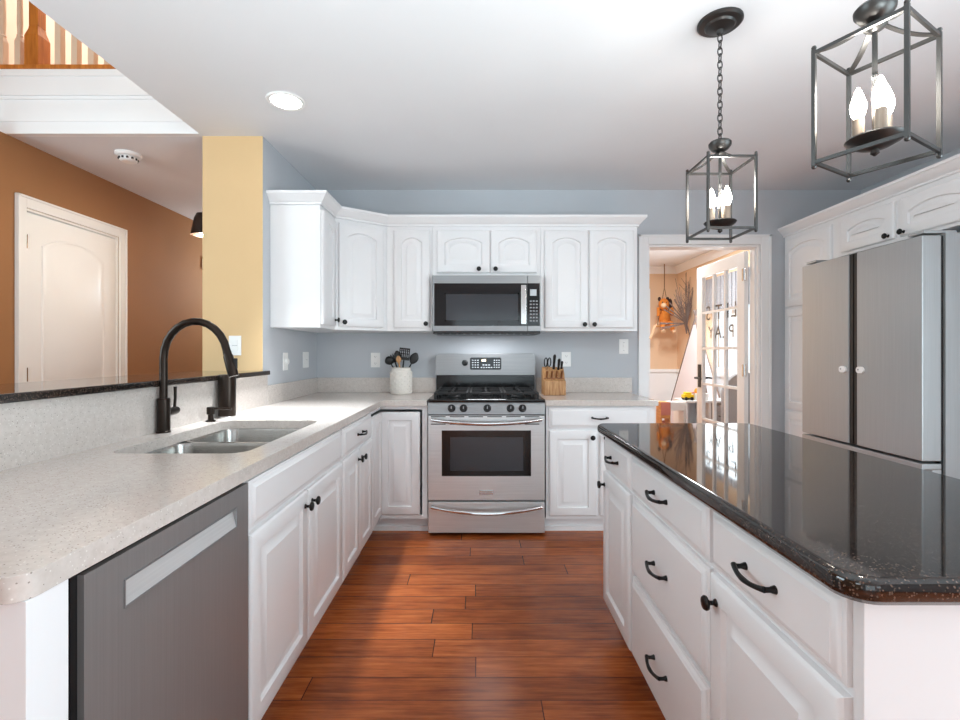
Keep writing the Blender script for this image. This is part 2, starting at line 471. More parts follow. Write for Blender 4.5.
for y in (-.05, .775, 1.6): m.box(-3.42, -3.36, y, y + .05, 1.2, 2.6)
w = struct(m.build('window_6', 'trim')); box(-3.394, -3.386, 0, 1.6, 1.2, 2.6).build('pane', 'glass', w)  # unseen window, added for the foyer side light
struct(box(-3.45, -1.5, 4.3, 4.4, 2.86, 5.0).build('wall_landing', 'cream'))
struct(box(-3.45, -3.33, 2.80, 4.3, 2.86, 5.0).build('wall_landing_left', 'cream'))
struct(box(-1.63, -1.5, -3.35, 4.3, CE + .14, 5.0).build('wall_landing_right', 'cream'))
# half wall under the bar
struct(box(-1.42, WX, .68, 2.79, 0, 1.064).build('wall_half', 'tan'))
# rear wall (behind the camera) with glazed openings, right wall with patio opening; the openings are added for daylight
mb = MB()
def wall_x(y0, y1, X0, X1, z1, holes):
    xs = X0
    for a, b, lo, hi in sorted(holes):
        mb.box(xs, a, y0, y1, 0, z1)
        if lo > 0: mb.box(a, b, y0, y1, 0, lo)
        mb.box(a, b, y0, y1, hi, z1); xs = b
    mb.box(xs, X1, y0, y1, 0, z1)
wall_x(-3.35, -3.2, -1.6, 3.12, CE, [(-.55, 1.35, .12, 1.98), (1.7, 2.7, .6, 1.95)])
struct(mb.build('wall_rear', 'ceil'))
mb = MB(); wall_x(-3.35, -3.2, -3.33, -1.63, 5.0, [(-3.1, -1.75, 1.7, 4.3)])
struct(mb.build('wall_foyer_front', 'tan'))
mb = MB().box(2.98, 3.1, -3.2, -1.4, 0, CE).box(2.98, 3.1, .8, WY, 0, CE).box(2.98, 3.1, -1.4, .8, 2.05, CE).box(2.98, 3.1, -1.4, .8, 0, .12)
struct(mb.build('wall_right', 'blue'))
def window_x(n, x0, x1, y, z0, z1, cols):
    m = MB(); f = .05
    m.box(x0, x1, y - .03, y + .03, z0, z0 + f).box(x0, x1, y - .03, y + .03, z1 - f, z1)
    for k in range(cols + 1):
        xc = x0 + f / 2 + (x1 - x0 - f) * k / cols; m.box(xc - f / 2, xc + f / 2, y - .03, y + .03, z0 + f, z1 - f)
    w = struct(m.build('window_%d' % n, 'trim'))
    box(x0 + f, x1 - f, y - .004, y + .004, z0 + f, z1 - f).build('pane', 'glass', w)
window_x(1, -.55, 1.35, -3.275, .12, 1.98, 2)  # rear and foyer windows, unseen, added to let daylight in
window_x(2, 1.7, 2.7, -3.275, .6, 1.95, 2)
window_x(3, -3.1, -1.75, -3.275, 1.7, 4.3, 2)
m = MB(); 
for z in (.12, 2.0): m.box(3.01, 3.07, -1.4, .8, z, z + .05)
for y in (-1.4, -.325, .75): m.box(3.01, 3.07, y, y + .05, .17, 2.0)
w = struct(m.build('window_4', 'trim')); box(3.036, 3.044, -1.35, .75, .17, 2.0).build('pane', 'glass', w)  # unseen right-hand window, added for its daylight
# balcony edge
m = MB().box(-3.33, -1.63, 2.77, 2.80, CE, 2.838)
m.box(-3.33, -1.63, 2.75, 2.77, 2.80, 2.838).box(-3.33, -1.63, 2.758, 2.77, 2.785, 2.80)
m.box(-3.33, -1.63, 2.758, 2.77, CE, 2.535).box(-3.33, -1.63, 2.752, 2.77, 2.535, 2.545).box(-3.33, -1.63, 2.762, 2.77, 2.545, 2.565)
m.box(-3.33, -1.63, 2.762, 2.77, 2.672, 2.69).box(-3.33, -1.63, 2.752, 2.77, 2.69, 2.70).box(-3.33, -1.63, 2.758, 2.77, 2.70, 2.785)
m.box(-2.90, -2.81, 2.758, 2.77, 2.565, 2.672).box(-2.81, -2.80, 2.752, 2.77, 2.565, 2.672)
struct(m.build('trim_1', 'trim'))
struct(box(-3.45, -1.63, 2.80, 4.4, 2.80, 2.838).build('floor_landing', 'oak'))
# kitchen doorway casing and jamb
m = MB()
cw = .075
for a, b in ((DX0 - cw, DX0), (DX1, DX1 + cw)):
    m.box(a, b, WY - .018, WY, 0, DZ + cw)
m.box(DX0, DX1, WY - .018, WY, DZ, DZ + cw)
m.box(DX0 - cw, DX0 - cw + .018, WY - .026, WY - .018, 0, DZ + cw).box(DX1 + cw - .018, DX1 + cw, WY - .026, WY - .018, 0, DZ + cw)
m.box(DX0 - cw, DX1 + cw, WY - .026, WY - .018, DZ + cw - .018, DZ + cw)
m.box(DX0, DX0 + .016, WY, WY + .12, 0, DZ).box(DX1 - .016, DX1, WY, WY + .12, 0, DZ).box(DX0 + .016, DX1 - .016, WY, WY + .12, DZ - .016, DZ)
m.box(DX1 - .028, DX1 - .016, WY + .03, WY + .07, 0, DZ - .016)
struct(m.build('trim_2', 'trim', bevel=.003))
# hall door casing
m = MB()
m.box(HX, HX + .018, HY0 - .06, HY0, 0, HZ + .07).box(HX, HX + .018, HY1, HY1 + .06, 0, HZ + .07).box(HX, HX + .018, HY0, HY1, HZ, HZ + .07)
m.box(HX + .018, HX + .026, HY0 - .06, HY0 - .045, 0, HZ + .07).box(HX + .018, HX + .026, HY1 + .045, HY1 + .06, 0, HZ + .07).box(HX + .018, HX + .026, HY0 - .06, HY1 + .06, HZ + .055, HZ + .07)
m.box(HX - .12, HX, HY0, HY0 + .014, 0, HZ).box(HX - .12, HX, HY1 - .014, HY1, 0, HZ).box(HX - .12, HX, HY0 + .014, HY1 - .014, HZ - .014, HZ)
struct(m.build('trim_3', 'trim', bevel=.003))
d = struct(box(HX - .045, HX - .008, HY0 + .017, HY1 - .017, .01, HZ - .022).build('door_1', 'trim'))
m = MB()
W_ = HY1 - HY0 - .034
def relief(m, x0, x1, z0, z1, arch):
    def r(i, y, a): return ring(x0 + i, x1 - i, z0 + i, z1 - i, a, y, 20)
    m.loops([r(0, 0, arch), r(.004, -.006, arch), r(.014, -.006, arch), r(.022, -.001, arch), r(.04, -.001, arch), r(.055, -.006, arch)], cap0=False)
relief(m, .105, W_ - .105, .98, 1.945, .075); relief(m, .115, W_ - .115, .22, .86, 0)
p = m.build('panel', 'trim', d); p.location = (HX - .008, HY0 + .017, 0); p.rotation_euler = (0, 0, R(90))
for z in (.25, 1.02, 1.83):
    MB().lathe([(.006, 0), (.006, .085)], (HX + .001, HY0 + .016, z), 10).build('hinge', 'chrome', d)

# ------------------------------------------------------------------ playroom shell
PX, PY = 2.95, 7.1
struct(box(.8, PX + .12, PY, PY + .12, 0, CE).build('wall_playroom_far', 'peach'))
mb = MB().box(PX, PX + .12, WY + .12, 5.1, 0, CE).box(PX, PX + .12, 6.1, PY, 0, CE).box(PX, PX + .12, 5.1, 6.1, 0, .95).box(PX, PX + .12, 5.1, 6.1, 2.05, CE)
struct(mb.build('wall_playroom_right', 'peach'))
struct(box(.8, .9, WY + .12, PY, 0, CE).build('wall_playroom_left', 'peach'))
m = MB().box(.9, 2.45, PY - .012, PY, .0, .90).box(2.53, PX, PY - .012, PY, 0, .90).box(PX - .012, PX, WY + .14, PY - .012, 0, .90)
m.box(.9, 2.45, PY - .03, PY, .90, .945).box(2.53, PX, PY - .03, PY, .90, .945).box(PX - .03, PX, WY + .14, PY - .03, .90, .945)
struct(m.build('trim_4', 'trim'))
cp = [(0, 0), (.012, 0), (.02, .02), (.055, .07), (.07, .085), (.07, .1), (0, .1)]
struct(sweep([(.9, PY), (PX, PY), (PX, WY + .12)], cp, CE - .1).build('trim_5', 'trim'))
m = MB().box(2.45, 2.53, PY - .04, PY - .012, 0, 2.14).box(1.6, 2.45, PY - .04, PY - .012, 2.06, 2.14)
struct(m.build('trim_6', 'trim'))
m = MB()
for z in (.95, 2.0): m.box(PX + .03, PX + .08, 5.1, 6.1, z, z + .05)
for y in (5.1, 5.575, 6.05): m.box(PX + .03, PX + .08, y, y + .05, 1.0, 2.0)
w = struct(m.build('window_5', 'trim')); box(PX + .051, PX + .059, 5.15, 6.05, 1.0, 2.0).build('pane', 'glass', w)
m = MB()
for k in range(24):
    y = 5.08 + k * 1.04 / 24; m.box(PX - .045 - .012 * (k % 2), PX - .015, y, y + 1.04 / 24, 1.72, 2.12)
tag(m.build('window_valance', 'seat'), 'grey gathered valance across the top of the playroom window', 'curtain')

# french door, opened into the playroom
HNG = (DX1 - .03, WY + .14)
fd = struct(bpy.data.objects.new('door_2', None)); C.objects.link(fd)
fd.location = (HNG[0], HNG[1], 0); fd.rotation_euler = (0, 0, R(91.5))     # local x runs from the hinge to the latch edge
m = MB(); DW, DH, T = .80, 2.02, .018
st = .105; z0, z1 = .22, DH - .11
m.box(0, st, -T, T, .01, DH).box(DW - st, DW, -T, T, .01, DH).box(st, DW - st, -T, T, .01, z0).box(st, DW - st, -T, T, z1, DH)
m.build('door_frame', 'trim', fd, bevel=.003)
m = MB(); gx = (DW - 2 * st) / 3; gz = (z1 - z0) / 5
for k in (1, 2): m.box(st + gx * k - .011, st + gx * k + .011, -.014, .014, z0, z1)
for k in (1, 2, 3, 4): m.box(st, DW - st, -.0145, .0145, z0 + gz * k - .011, z0 + gz * k + .011)
m.build('muntin', 'trim', fd)
box(st, DW - st, -.002, .002, z0, z1).build('pane', 'glass', fd)
m = MB()
for s in (-1, 1):
    m.box(DW - .085, DW - .035, s * T, s * (T + .008), .86, 1.08)
    m.tube([(DW - .06, s * T, .95), (DW - .06, s * (T + .05), .95)], .011)
    m.tube([(DW - .06, s * (T + .045), .95), (DW - .11, s * (T + .05), .95), (DW - .17, s * (T + .045), .945)], [.011, .009, .008])
m.build('handle', 'pewter', fd)
for z in (.25, 1.0, 1.78):
    mm = MB().lathe([(.009, 0), (.009, .1)], (-.004, T + .004, z), 10); mm.box(-.028, .03, T, T + .003, z, z + .1)
    mm.build('hinge', 'chrome', fd)
def letters(txt, size, x, z, parent, name, mirror):
    cu = bpy.data.curves.new('lettering', 'FONT'); cu.body = txt; cu.size = size; cu.extrude = .0006; cu.align_x = 'CENTER'
    cu.space_character = 1.25
    tmp = bpy.data.objects.new('lettering', cu); C.objects.link(tmp)
    dg = bpy.context.evaluated_depsgraph_get(); me = bpy.data.meshes.new_from_object(tmp.evaluated_get(dg))
    bpy.data.objects.remove(tmp)
    me.materials.append(M['black'])
    o = bpy.data.objects.new(name, me); C.objects.link(o); o.parent = parent
    return o
for txt, z, sz in (("LET'S", 1.50, .19), ('PLAY', 1.325, .165)):
    o = letters(txt, sz, 0, z, fd, 'lettering', True)
    # reads correctly from the far side of the glass, mirrored from the kitchen
    o.matrix_local = Matrix.Translation((DW / 2, -.0035, z)) @ Matrix.Rotation(R(90), 4, 'X')

# ------------------------------------------------------------------ balcony railing
rail = thing('stair_railing', 'landing balustrade of pale balusters and an oak newel above the white fascia', 'railing', (-2.5, 2.80, 2.838))
box(-.83, .87, -.055, .06, 0, .026).build('shoe_rail', 'oak', rail, bevel=.004)
def turned(x, w, zsq, ztop, mat, name, m2=None):
    m = MB(); h = w / 2
    m.box(x - h, x + h, -h, h, .022, zsq)
    m.loops([[(x + a * k, b * k, z) for a, b in ((-h, -h), (h, -h), (h, h), (-h, h))] for k, z in ((1, zsq), (.7, zsq + w * .55), (.66, zsq + w * .8))])
    if mat == 'oak':
        m.box(x - h * .66, x + h * .66, -h * .66, h * .66, zsq + w * .8, ztop)
        return m.build(name, mat, rail, bevel=.003)
    m.lathe([(h * .7, zsq + w * .8), (h * .95, zsq + w), (h * .7, zsq + w * 1.2), (h * .85, zsq + w * 3), (h * .5, ztop - .1), (h * .8, ztop)], (x, 0, 0), 14)
    return m.build(name, mat, rail)
newel_x = (37.5 - 480) / 475 * 2.80 + 2.5
turned(newel_x, .082, .205, 1.1, 'oak', 'newel_post')
for px in (3, 20, 60, 76.5, 93, 109, 125):
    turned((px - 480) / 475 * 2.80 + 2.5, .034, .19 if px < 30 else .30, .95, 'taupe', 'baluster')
box(-.83, .87, -.03, .03, .95, 1.0).build('handrail', 'oak', rail, bevel=.008)

# ------------------------------------------------------------------ left run
# end panel, dishwasher, sink base, drawer base, corner
ep = MB().prism([(-1.262, .672), (LF + .018, .672), (LF + .018, .742), (LF - .02, .742), (LF - .02, .690), (-1.262, .690)], 0, CB)
tag(ep.build('end_panel', 'cab', bevel=.002), 'white end panel at the near end of the sink run beside the dishwasher', 'panel')
dw = thing('dishwasher', 'stainless steel dishwasher with pocket handle under the pale quartz worktop', 'dishwasher', (LF, .742, 0), 90)
DWW = 1.318 - .742
m = MB().box(.014, DWW - .006, -.008, .58, .1, CB - .008).box(.008, DWW - .004, .07, .58, .0, .1)
m.build('tub', 'black', dw)
m = MB(); x0, x1, zb, zt = .026, DWW - .006, .115, CB - .008
hx0, hx1, hz0, hz1 = .114, .504, .742, .788
yf = -.020
for a, b, c_, e in ((x0, x1, zb, hz0), (x0, x1, hz1, zt), (x0, hx0, hz0, hz1), (hx1, x1, hz0, hz1)):
    m.box(a, b, yf, -.0085, c_, e)
dwd = m.build('door', 'steeld', dw)
m = MB().loops([[(hx0, -.0, hz0), (hx1, -.0, hz0), (hx1, -.0, hz1), (hx0, -.0, hz1)]], cap0=False)
m = MB(); m.add([(hx0, yf, hz0), (hx1, yf, hz0), (hx1, -.0095, hz1), (hx0, -.0095, hz1), (hx0, -.0085, hz0), (hx1, -.0085, hz0), (hx1, -.0085, hz1), (hx0, -.0085, hz1)],
      [(0, 1, 2, 3), (4, 7, 6, 5), (0, 3, 7, 4), (1, 5, 6, 2), (0, 4, 5, 1), (3, 2, 6, 7)])
plabel(m.build('pocket_handle', 'steel', dwd), 'bright recessed pocket handle')
m = MB(); fr = .003
m.box(hx0 - fr, hx1 + fr, yf - .002, yf, hz1, hz1 + fr).box(hx0 - fr, hx1 + fr, yf - .002, yf, hz0 - fr, hz0).box(hx0 - fr, hx0, yf - .002, yf, hz0, hz1).box(hx1, hx1 + fr, yf - .002, yf, hz0, hz1)
m.build('handle_rim', 'steelb', dwd)

DZ0, DZ1, RZ0, RZ1 = .122, .685, .700, .836
sb_w = 2.228 - 1.32
cabinet('sink_base_cabinet', 'wide white base cabinet with two doors and false front below the sink', 'cabinet', (LF, 1.32, 0), 90, sb_w, .58, CB,
    [('false', .012, sb_w - .012, RZ0, RZ1), ('door', .012, sb_w / 2 - .003, DZ0, DZ1, {'knob': (sb_w / 2 - .035, .635)}),
     ('door', sb_w / 2 + .003, sb_w - .012, DZ0, DZ1, {'knob': (sb_w / 2 + .035, .635)})], group='white base cabinets')
w2 = 2.838 - 2.23
cabinet('base_cabinet', 'white base cabinet with one drawer between sink cabinet and corner', 'cabinet', (LF, 2.23, 0), 90, w2, .58, CB,
    [('drawer', .012, w2 - .012, RZ0, RZ1), ('door', .012, w2 / 2 - .003, DZ0, DZ1, {'knob': (w2 / 2 - .035, .635)}),
     ('door', w2 / 2 + .003, w2 - .012, DZ0, DZ1, {'knob': (w2 / 2 + .035, .635)})], group='white base cabinets')
# corner cabinet with a two-leaf door that stands a little open at top and right
cc = thing('corner_cabinet', 'white corner base cabinet whose folded door leaves dark gaps, left of the range', 'cabinet', (LF, 2.84, 0), 0, 'white base cabinets')
cx1 = -.347 - LF; cy1 = BF - 2.84       # local: corner of frames at (0, cy1)
m = MB()
# frame facing +x (left side)
m.box(-.02, 0, 0, .012, .10, CB).box(-.02, 0, .012, cy1, .10, .125).box(-.02, 0, .012, cy1, .822, CB)
# frame facing -y (back side)
m.box(0, cx1, cy1, cy1 + .02, .10, .125).box(0, cx1, cy1, cy1 + .02, .822, CB).box(cx1 - .034, cx1, cy1, cy1 + .02, .125, .822)
# box around
m.box(-.58, -.02, 0, .015, .1, CB).box(-.598, -.58, 0, WY - 2.84 - .025, .1, CB).box(-.58, cx1, WY - 2.84 - .04, WY - 2.84 - .025, .1, CB).box(cx1 - .018, cx1, cy1 + .02, WY - 2.84 - .04, .1, CB)
m.box(-.58, -.02, .015, WY - 2.84 - .04, .1, .115).box(-.02, cx1 - .018, cy1 + .02, WY - 2.84 - .04, .1, .115)
m.box(-.08, -.065, 0, cy1 + .08, 0, .1).box(-.065, cx1, cy1 + .065, cy1 + .08, 0, .1).box(-.065, cx1, cy1 + .055, cy1 + .065, 0, .03)
m.build('body', 'cab', cc)
d1 = panel_front(MB(), .006, cy1 - .004, .128, .806, 0).build('door', 'cab', cc); d1.location = (-.004, 0.008, 0); d1.rotation_euler = (0, 0, R(90))
d2 = panel_front(MB(), .001, cx1 - .048, .128, .806, 0).build('door', 'cab', cc); d2.location = (0, cy1 + .004, 0)
# back run right of the range
rb_x = .436; rb_w = 1.150 - rb_x
cabinet('base_cabinet', 'white base cabinet right of the range under the knife block', 'cabinet', (rb_x, BF, 0), 0, rb_w, WY - BF - .01, CB,
    [('drawer', .018, rb_w - .035, RZ0, RZ1), ('door', .018, .332, DZ0, DZ1, {'knob': (.30, .640)}), ('door', .352, rb_w - .035, DZ0, DZ1, {'knob': (.385, .640)})], group='white base cabinets')

# worktop, L shaped with the sink cut out
ex = -.64; ey = 3.097
def ngon_hole_slab(outer, hole, z0, z1):
    bm = bmesh.new()
    def lp(P): 
        vs = [bm.verts.new((x, y, z1)) for x, y in P]
        return [bm.edges.new((vs[i], vs[(i + 1) % len(vs)])) for i in range(len(vs))]
    es = lp(outer) + lp(hole)
    bmesh.ops.triangle_fill(bm, edges=es, use_beauty=True)
    r = bmesh.ops.extrude_face_region(bm, geom=list(bm.faces))
    bmesh.ops.translate(bm, verts=[v for v in r['geom'] if isinstance(v, bmesh.types.BMVert)], vec=(0, 0, z0 - z1))
    bm.verts.ensure_lookup_table()
    mb = MB(); mb.add([v.co[:] for v in bm.verts], [[v.index for v in f.verts] for f in bm.faces]); 
    bm.verts.index_update(); mb = MB(); mb.add([v.co[:] for v in bm.verts], [[v.index for v in f.verts] for f in bm.faces]); bm.free()
    return mb
rr = .03
outer = [(WX, .662)] + [(ex - rr + rr * math.cos(R(a)), .662 + rr + rr * math.sin(R(a))) for a in range(-90, 1, 15)]
outer += [(ex, ey - .04), (ex + .015, ey - .013), (ex + .04, ey), (-.345, ey), (-.345, WY), (WX, WY)]
SX0, SX1, SY0, SY1 = -1.168, -.735, 1.475, 2.19
hole = rrect(SX0, SX1, SY0, SY1, .06, 6)
wt = ngon_hole_slab(outer, hole, CB, CZ).build('worktop', 'quartz', bevel=.004, smooth=40)
tag(wt, 'long L-shaped speckled pale quartz worktop holding the sink', 'worktop')
wr = MB().prism([(.427, ey), (1.165, ey), (1.165, WY), (.427, WY)], CB, CZ).build('worktop', 'quartz', bevel=.004)
tag(wr, 'short pale quartz worktop right of the range under the knife block', 'worktop')
# splashes
s_ = MB().box(WX, WX + .010, .672, 2.832, CZ, 1.064)
tag(s_.build('backsplash', 'quartz'), 'tall speckled quartz backsplash behind the faucet below the dark bar', 'backsplash')
s_ = MB().prism([(WX, 2.832), (WX + .014, 2.832), (WX + .014, WY - .014), (-.345, WY - .014), (-.345, WY), (WX, WY)], CZ, 1.0)
tag(s_.build('backsplash', 'quartz', bevel=.002), 'low quartz backsplash wrapping the blue corner behind the utensil crock', 'backsplash')
s_ = MB().box(.44, 1.187, WY - .014, WY, CZ, 1.0)
tag(s_.build('backsplash', 'quartz', bevel=.002), 'low quartz backsplash behind the knife block', 'backsplash')
# bar top
bt = MB().prism([(-1.66, .60), (-1.25, .60), (-1.25, 2.835), (WX + .001, 2.835), (WX + .001, 2.788), (-1.66, 2.788)], 1.064, 1.09).build('bar_top', 'granite', bevel=.004)
tag(bt, 'dark granite raised bar top on the half wall behind the sink', 'bar top')

# sink
sk = thing('sink', 'double bowl undermount stainless sink set in the quartz worktop', 'sink', ((SX0 + SX1) / 2, (SY0 + SY1) / 2, CB))
def bowl(x0, x1, y0, y1, dep):
    L = []
    P = lambda i, r: rrect(x0 + i, x1 - i, y0 + i, y1 - i, r, 6)
    seq = [(-.012, .066, 0), (0, .058, 0), (.003, .056, -.012), (.008, .054, -dep + .05), (.018, .052, -dep + .018), (.045, .05, -dep), (.10, .03, -dep - .004)]
    seq += [(.10, .03, -dep - .008), (.045, .05, -dep - .006), (.014, .052, -dep + .016), (.003, .054, -dep + .05), (-.003, .058, -.006), (-.012, .066, -.004)]
    return MB().loops([[(x, y, z) for x, y in P(i, r)] for i, r, z in seq], False, False)
hw, hl = (SX1 - SX0) / 2, (SY1 - SY0) / 2
ym = .02
# close floor
for y0, y1, nm in ((-hl + .004, ym - .012, 'near'), (ym + .012, hl - .004, 'far')):
    b = bowl(-hw + .004, hw - .004, y0, y1, .19)
    P = rrect(-hw + .104, hw - .104, y0 + .10, y1 - .10, .03, 6)
    b.loops([[(x, y, -.194) for x, y in P]], False, True)
    b.loops([[(x, y, -.198) for x, y in P]], True, False)
    bo = b.build('bowl', 'sinks', sk, smooth=50)
    MB().lathe([(.045, -.193), (.043, -.190), (.03, -.191), (.028, -.1915)], (0, (y0 + y1) / 2, 0), 20).build('drain', 'chrome', bo)
# faucet
fa = thing('faucet', 'dark bronze gooseneck pull-down kitchen faucet behind the sink', 'faucet', (-1.239, 1.86, CZ))
MB().lathe([(.026, 0), (.026, .006), (.0235, .008), (.023, .13), (.02, .135)], (0, 0, 0), 28).build('body', 'bronze', fa)
pts = [(0, 0, .13), (0, 0, .22), (0, 0, .29)]
ax, rad = .125, .125
for k in range(1, 13):
    a = PI - k * (PI * .94) / 12
    pts.append((ax + rad * math.cos(a), 0, .29 + .02 * math.sin(a) + rad * math.sin(a) * 1.0))
MB().tube(pts, .0145, 16).build('spout', 'bronze', fa)
e = Vector(pts[-1]); dv = (Vector(pts[-1]) - Vector(pts[-2])).normalized()
hd = MB().tube([e, e + dv * .012, e + dv * .02, e + dv * .075, e + dv * .10], [.0155, .0155, .018, .0195, .0185], 18)
sh = hd.build('spray_head', 'bronze', fa)
mid = e + dv * .05
MB().box(mid.x + .012, mid.x + .026, -.008, .008, mid.z - .02, mid.z + .022).build('spray_button', 'black', sh, bevel=.003)
m = MB().tube([(0, .02, .075), (0, .07, .078), (0, .082, .079)], [.016, .0165, .014], 16)
hb = m.build('handle', 'bronze', fa)
MB().tube([(0, .066, .085), (.002, .068, .13), (.003, .066, .175)], [.006, .0055, .0065], 10).build('lever', 'bronze', hb)
# soap pump
sp = thing('soap_pump', 'small dark bronze soap pump between faucet and tall canister', 'soap dispenser', (-1.222, 2.155, CZ))
MB().lathe([(.021, 0), (.021, .005), (.012, .009), (.011, .03), (.017, .034), (.017, .062), (.014, .066)], (0, 0, 0), 20).build('pump_body', 'bronze', sp)
MB().tube([(0, 0, .058), (.05, .0, .06), (.095, 0, .056)], [.006, .005, .0045], 10).build('nozzle', 'bronze', sp)
cn = thing('canister', 'tall dark bronze cylinder canister standing by the backsplash', 'canister', (-1.220, 2.29, CZ))
MB().lathe([(.039, .008), (.0395, .012), (.0395, .20), (.038, .205), (.034, .207)], (0, 0, 0), 32).build('body', 'bronze', cn)
MB().lathe([(.038, 0), (.038, .008)], (0, 0, 0), 32).build('base_ring', 'chrome', cn)

# ------------------------------------------------------------------ wall cabinets
UZ, UH = 1.35, .745; UF = 3.39
a0 = .035
def wallcab(label, loc, rz, w, d, fronts, z=UZ, h=UH):
    return cabinet('wall_cabinet', label, 'cabinet', (loc[0], loc[1], z), rz, w, d, h, fronts, 0, 'white wall cabinets', True)
wallcab('narrow white wall cabinet with plain side panel at the left end, beside tan wall end', (-.971, 2.886), 90, .284, .305 - .002,
    [('door', .010, .262, .02, .717, {'arch': a0, 'knob': (.232, .06)})])
# diagonal corner
dc = thing('wall_cabinet', 'white diagonal wall cabinet in the corner above the utensil crock', 'cabinet', (-.971, 3.17, UZ), math.degrees(math.atan2(.22, .305)), 'white wall cabinets')
dl = math.hypot(.305, .22)
q = math.sqrt(.5)
inv = Matrix.Rotation(-math.atan2(.22, .305), 3, 'Z')
poly = [inv @ Vector((x + .971, y - 3.17, 0)) for x, y in ((-.971, 3.17), (-.666, 3.39), (-.666, WY - .002), (WX + .002, WY - .002), (WX + .002, 3.17))]
MB().prism([(p.x, p.y) for p in poly], 0, UH).build('body', 'cab', dc)
dr = panel_front(MB(), .025, dl - .03, .02, .717, a0).build('door', 'cab', dc); dr.location = (0, -.001, 0); knob(dr, .055, .05)
wallcab('slim white wall cabinet with one arched door just left of the microwave', (-.664, UF), 0, .322, WY - UF - .002, [('door', .05, .308, .02, .717, {'arch': a0, 'knob': (.282, .05)})])
wallcab('short white two-door wall cabinet directly above the microwave', (-.34, UF), 0, .772, WY - UF - .002,
    [('door', .034, .410, .02, .325, {'arch': a0, 'knob': (.332, .045)}), ('door', .418, .746, .02, .325, {'arch': a0, 'knob': (.45, .045)})], 1.742, UZ + UH - 1.742)
wallcab('tall white two-door wall cabinet between microwave and doorway', (.434, UF), 0, .687, WY - UF - .002,
    [('door', .026, .336, .02, .717, {'arch': a0, 'knob': (.306, .045)}), ('door', .344, .660, .02, .717, {'arch': a0, 'knob': (.374, .045)})])
crown = [(0, 0), (.010, 0), (.010, .012), (.018, .017), (.030, .032), (.044, .046), (.047, .052), (.053, .054), (.053, .070), (0, .070)]
cr = sweep([(WX + .002, 2.884), (-.969, 2.884), (-.969, 3.168), (-.665, 3.388), (1.123, 3.388), (1.123, WY - .002)], crown, UZ + UH).build('crown_molding', 'cab', smooth=18)
tag(cr, 'white stepped crown molding along the tops of the back wall cabinets', 'molding')

# ------------------------------------------------------------------ microwave
MF = 3.32
mw = thing('microwave', 'stainless over-the-range microwave with black glass door', 'microwave', (-.332, MF, 1.328), 0)
MWW, MWH = .759, 1.736 - 1.328
m = MB().box(0, MWW, .02, WY - MF - .002, .018, MWH)
m.build('body', 'steelb', mw)
m = MB().box(.004, MWW - .004, .005, WY - MF - .01, 0, .018)
for k in range(14): m.box(.03 + k * .05, .065 + k * .05, .02, .06, -.003, 0)
m.build('vent_grille', 'black', mw)
area('cooktop_lamp', (.05, MF + .14, 1.322), (0, 0, 0), .3, .06, 1.3, (.95, .97, 1.0))
sx = .662
m = MB().box(0, sx, 0, .02, .352, MWH).box(0, sx, 0, .02, .018, .055).box(0, .012, 0, .02, .055, .352)
md = m.build('door', 'steelb', mw, bevel=.002)
box(.012, sx, .001, .02, .055, .352).build('door_glass', 'dglass', md)
m = MB().box(.085, .605, -.0012, .001, .086, .285)
m.build('window_screen', 'screen', md)
m = MB().box(.085, .605, -.002, -.0012, .276, .285).box(.085, .094, -.002, -.0012, .086, .285).box(.596, .605, -.002, -.0012, .086, .285).box(.085, .605, -.002, -.0012, .086, .094)
m.build('screen_border', 'dglass', md)
m = MB().box(.617, .654, -.022, -.004, .065, .338).box(.625, .645, -.004, .002, .075, .1).box(.625, .645, -.004, .002, .3, .325)
m.build('handle', 'chrome', md, bevel=.005)
m = MB().box(sx + .003, MWW, 0, .02, .352, MWH).box(sx + .003, MWW, 0, .02, .018, .055).box(MWW - .010, MWW, 0, .02, .055, .352)
cpn = m.build('control_panel', 'steelb', mw, bevel=.002)
box(sx + .003, MWW - .010, .001, .02, .055, .352).build('keypad', 'dglass', cpn)
box(sx + .02, sx + .065, -.0005, .001, .265, .31).build('display', 'lgrey', cpn)
m = MB()
for i in range(7):
    for j in range(3):
        m.box(sx + .018 + j * .021, sx + .031 + j * .021, -.0004, .001, .085 + i * .023, .095 + i * .023)
m.build('keypad_print', 'grey', cpn)

# ------------------------------------------------------------------ range
RF = 3.09
rg = thing('range', 'freestanding stainless gas range with five knobs and black cooktop', 'range', (-.339, RF, 0), 0)
RW = .762
m = MB().box(.003, RW - .003, .03, .60, .03, .865)
for a in (.05, RW - .05):
    for b in (.08, .52): m.lathe([(.018, 0), (.018, .03)], (a, b, 0), 12)
m.build('body', 'steeld', rg)
# drawer
m = MB().box(.002, RW - .002, 0, .03, .022, .223)
dwr = m.build('storage_drawer', 'steel', rg, bevel=.004)
def bow_handle(parent, z, sag, r, y0=0):
    pts = []
    for i in range(17):
        u = -1 + 2 * i / 16
        pts.append((RW / 2 + u * (RW / 2 - .028), y0 - .028 - .022 * (1 - u * u), z - sag * (1 - u * u)))
    pts = [(pts[0][0], y0, pts[0][2])] + pts + [(pts[-1][0], y0, pts[-1][2])]
    return MB().tube(pts, [r * .8] + [r * (.85 + .3 * (1 - abs(-1 + 2 * i / 16) ** 2)) for i in range(17)] + [r * .8], 12).build('handle', 'chrome', parent)
bow_handle(dwr, .197, .032, .011)
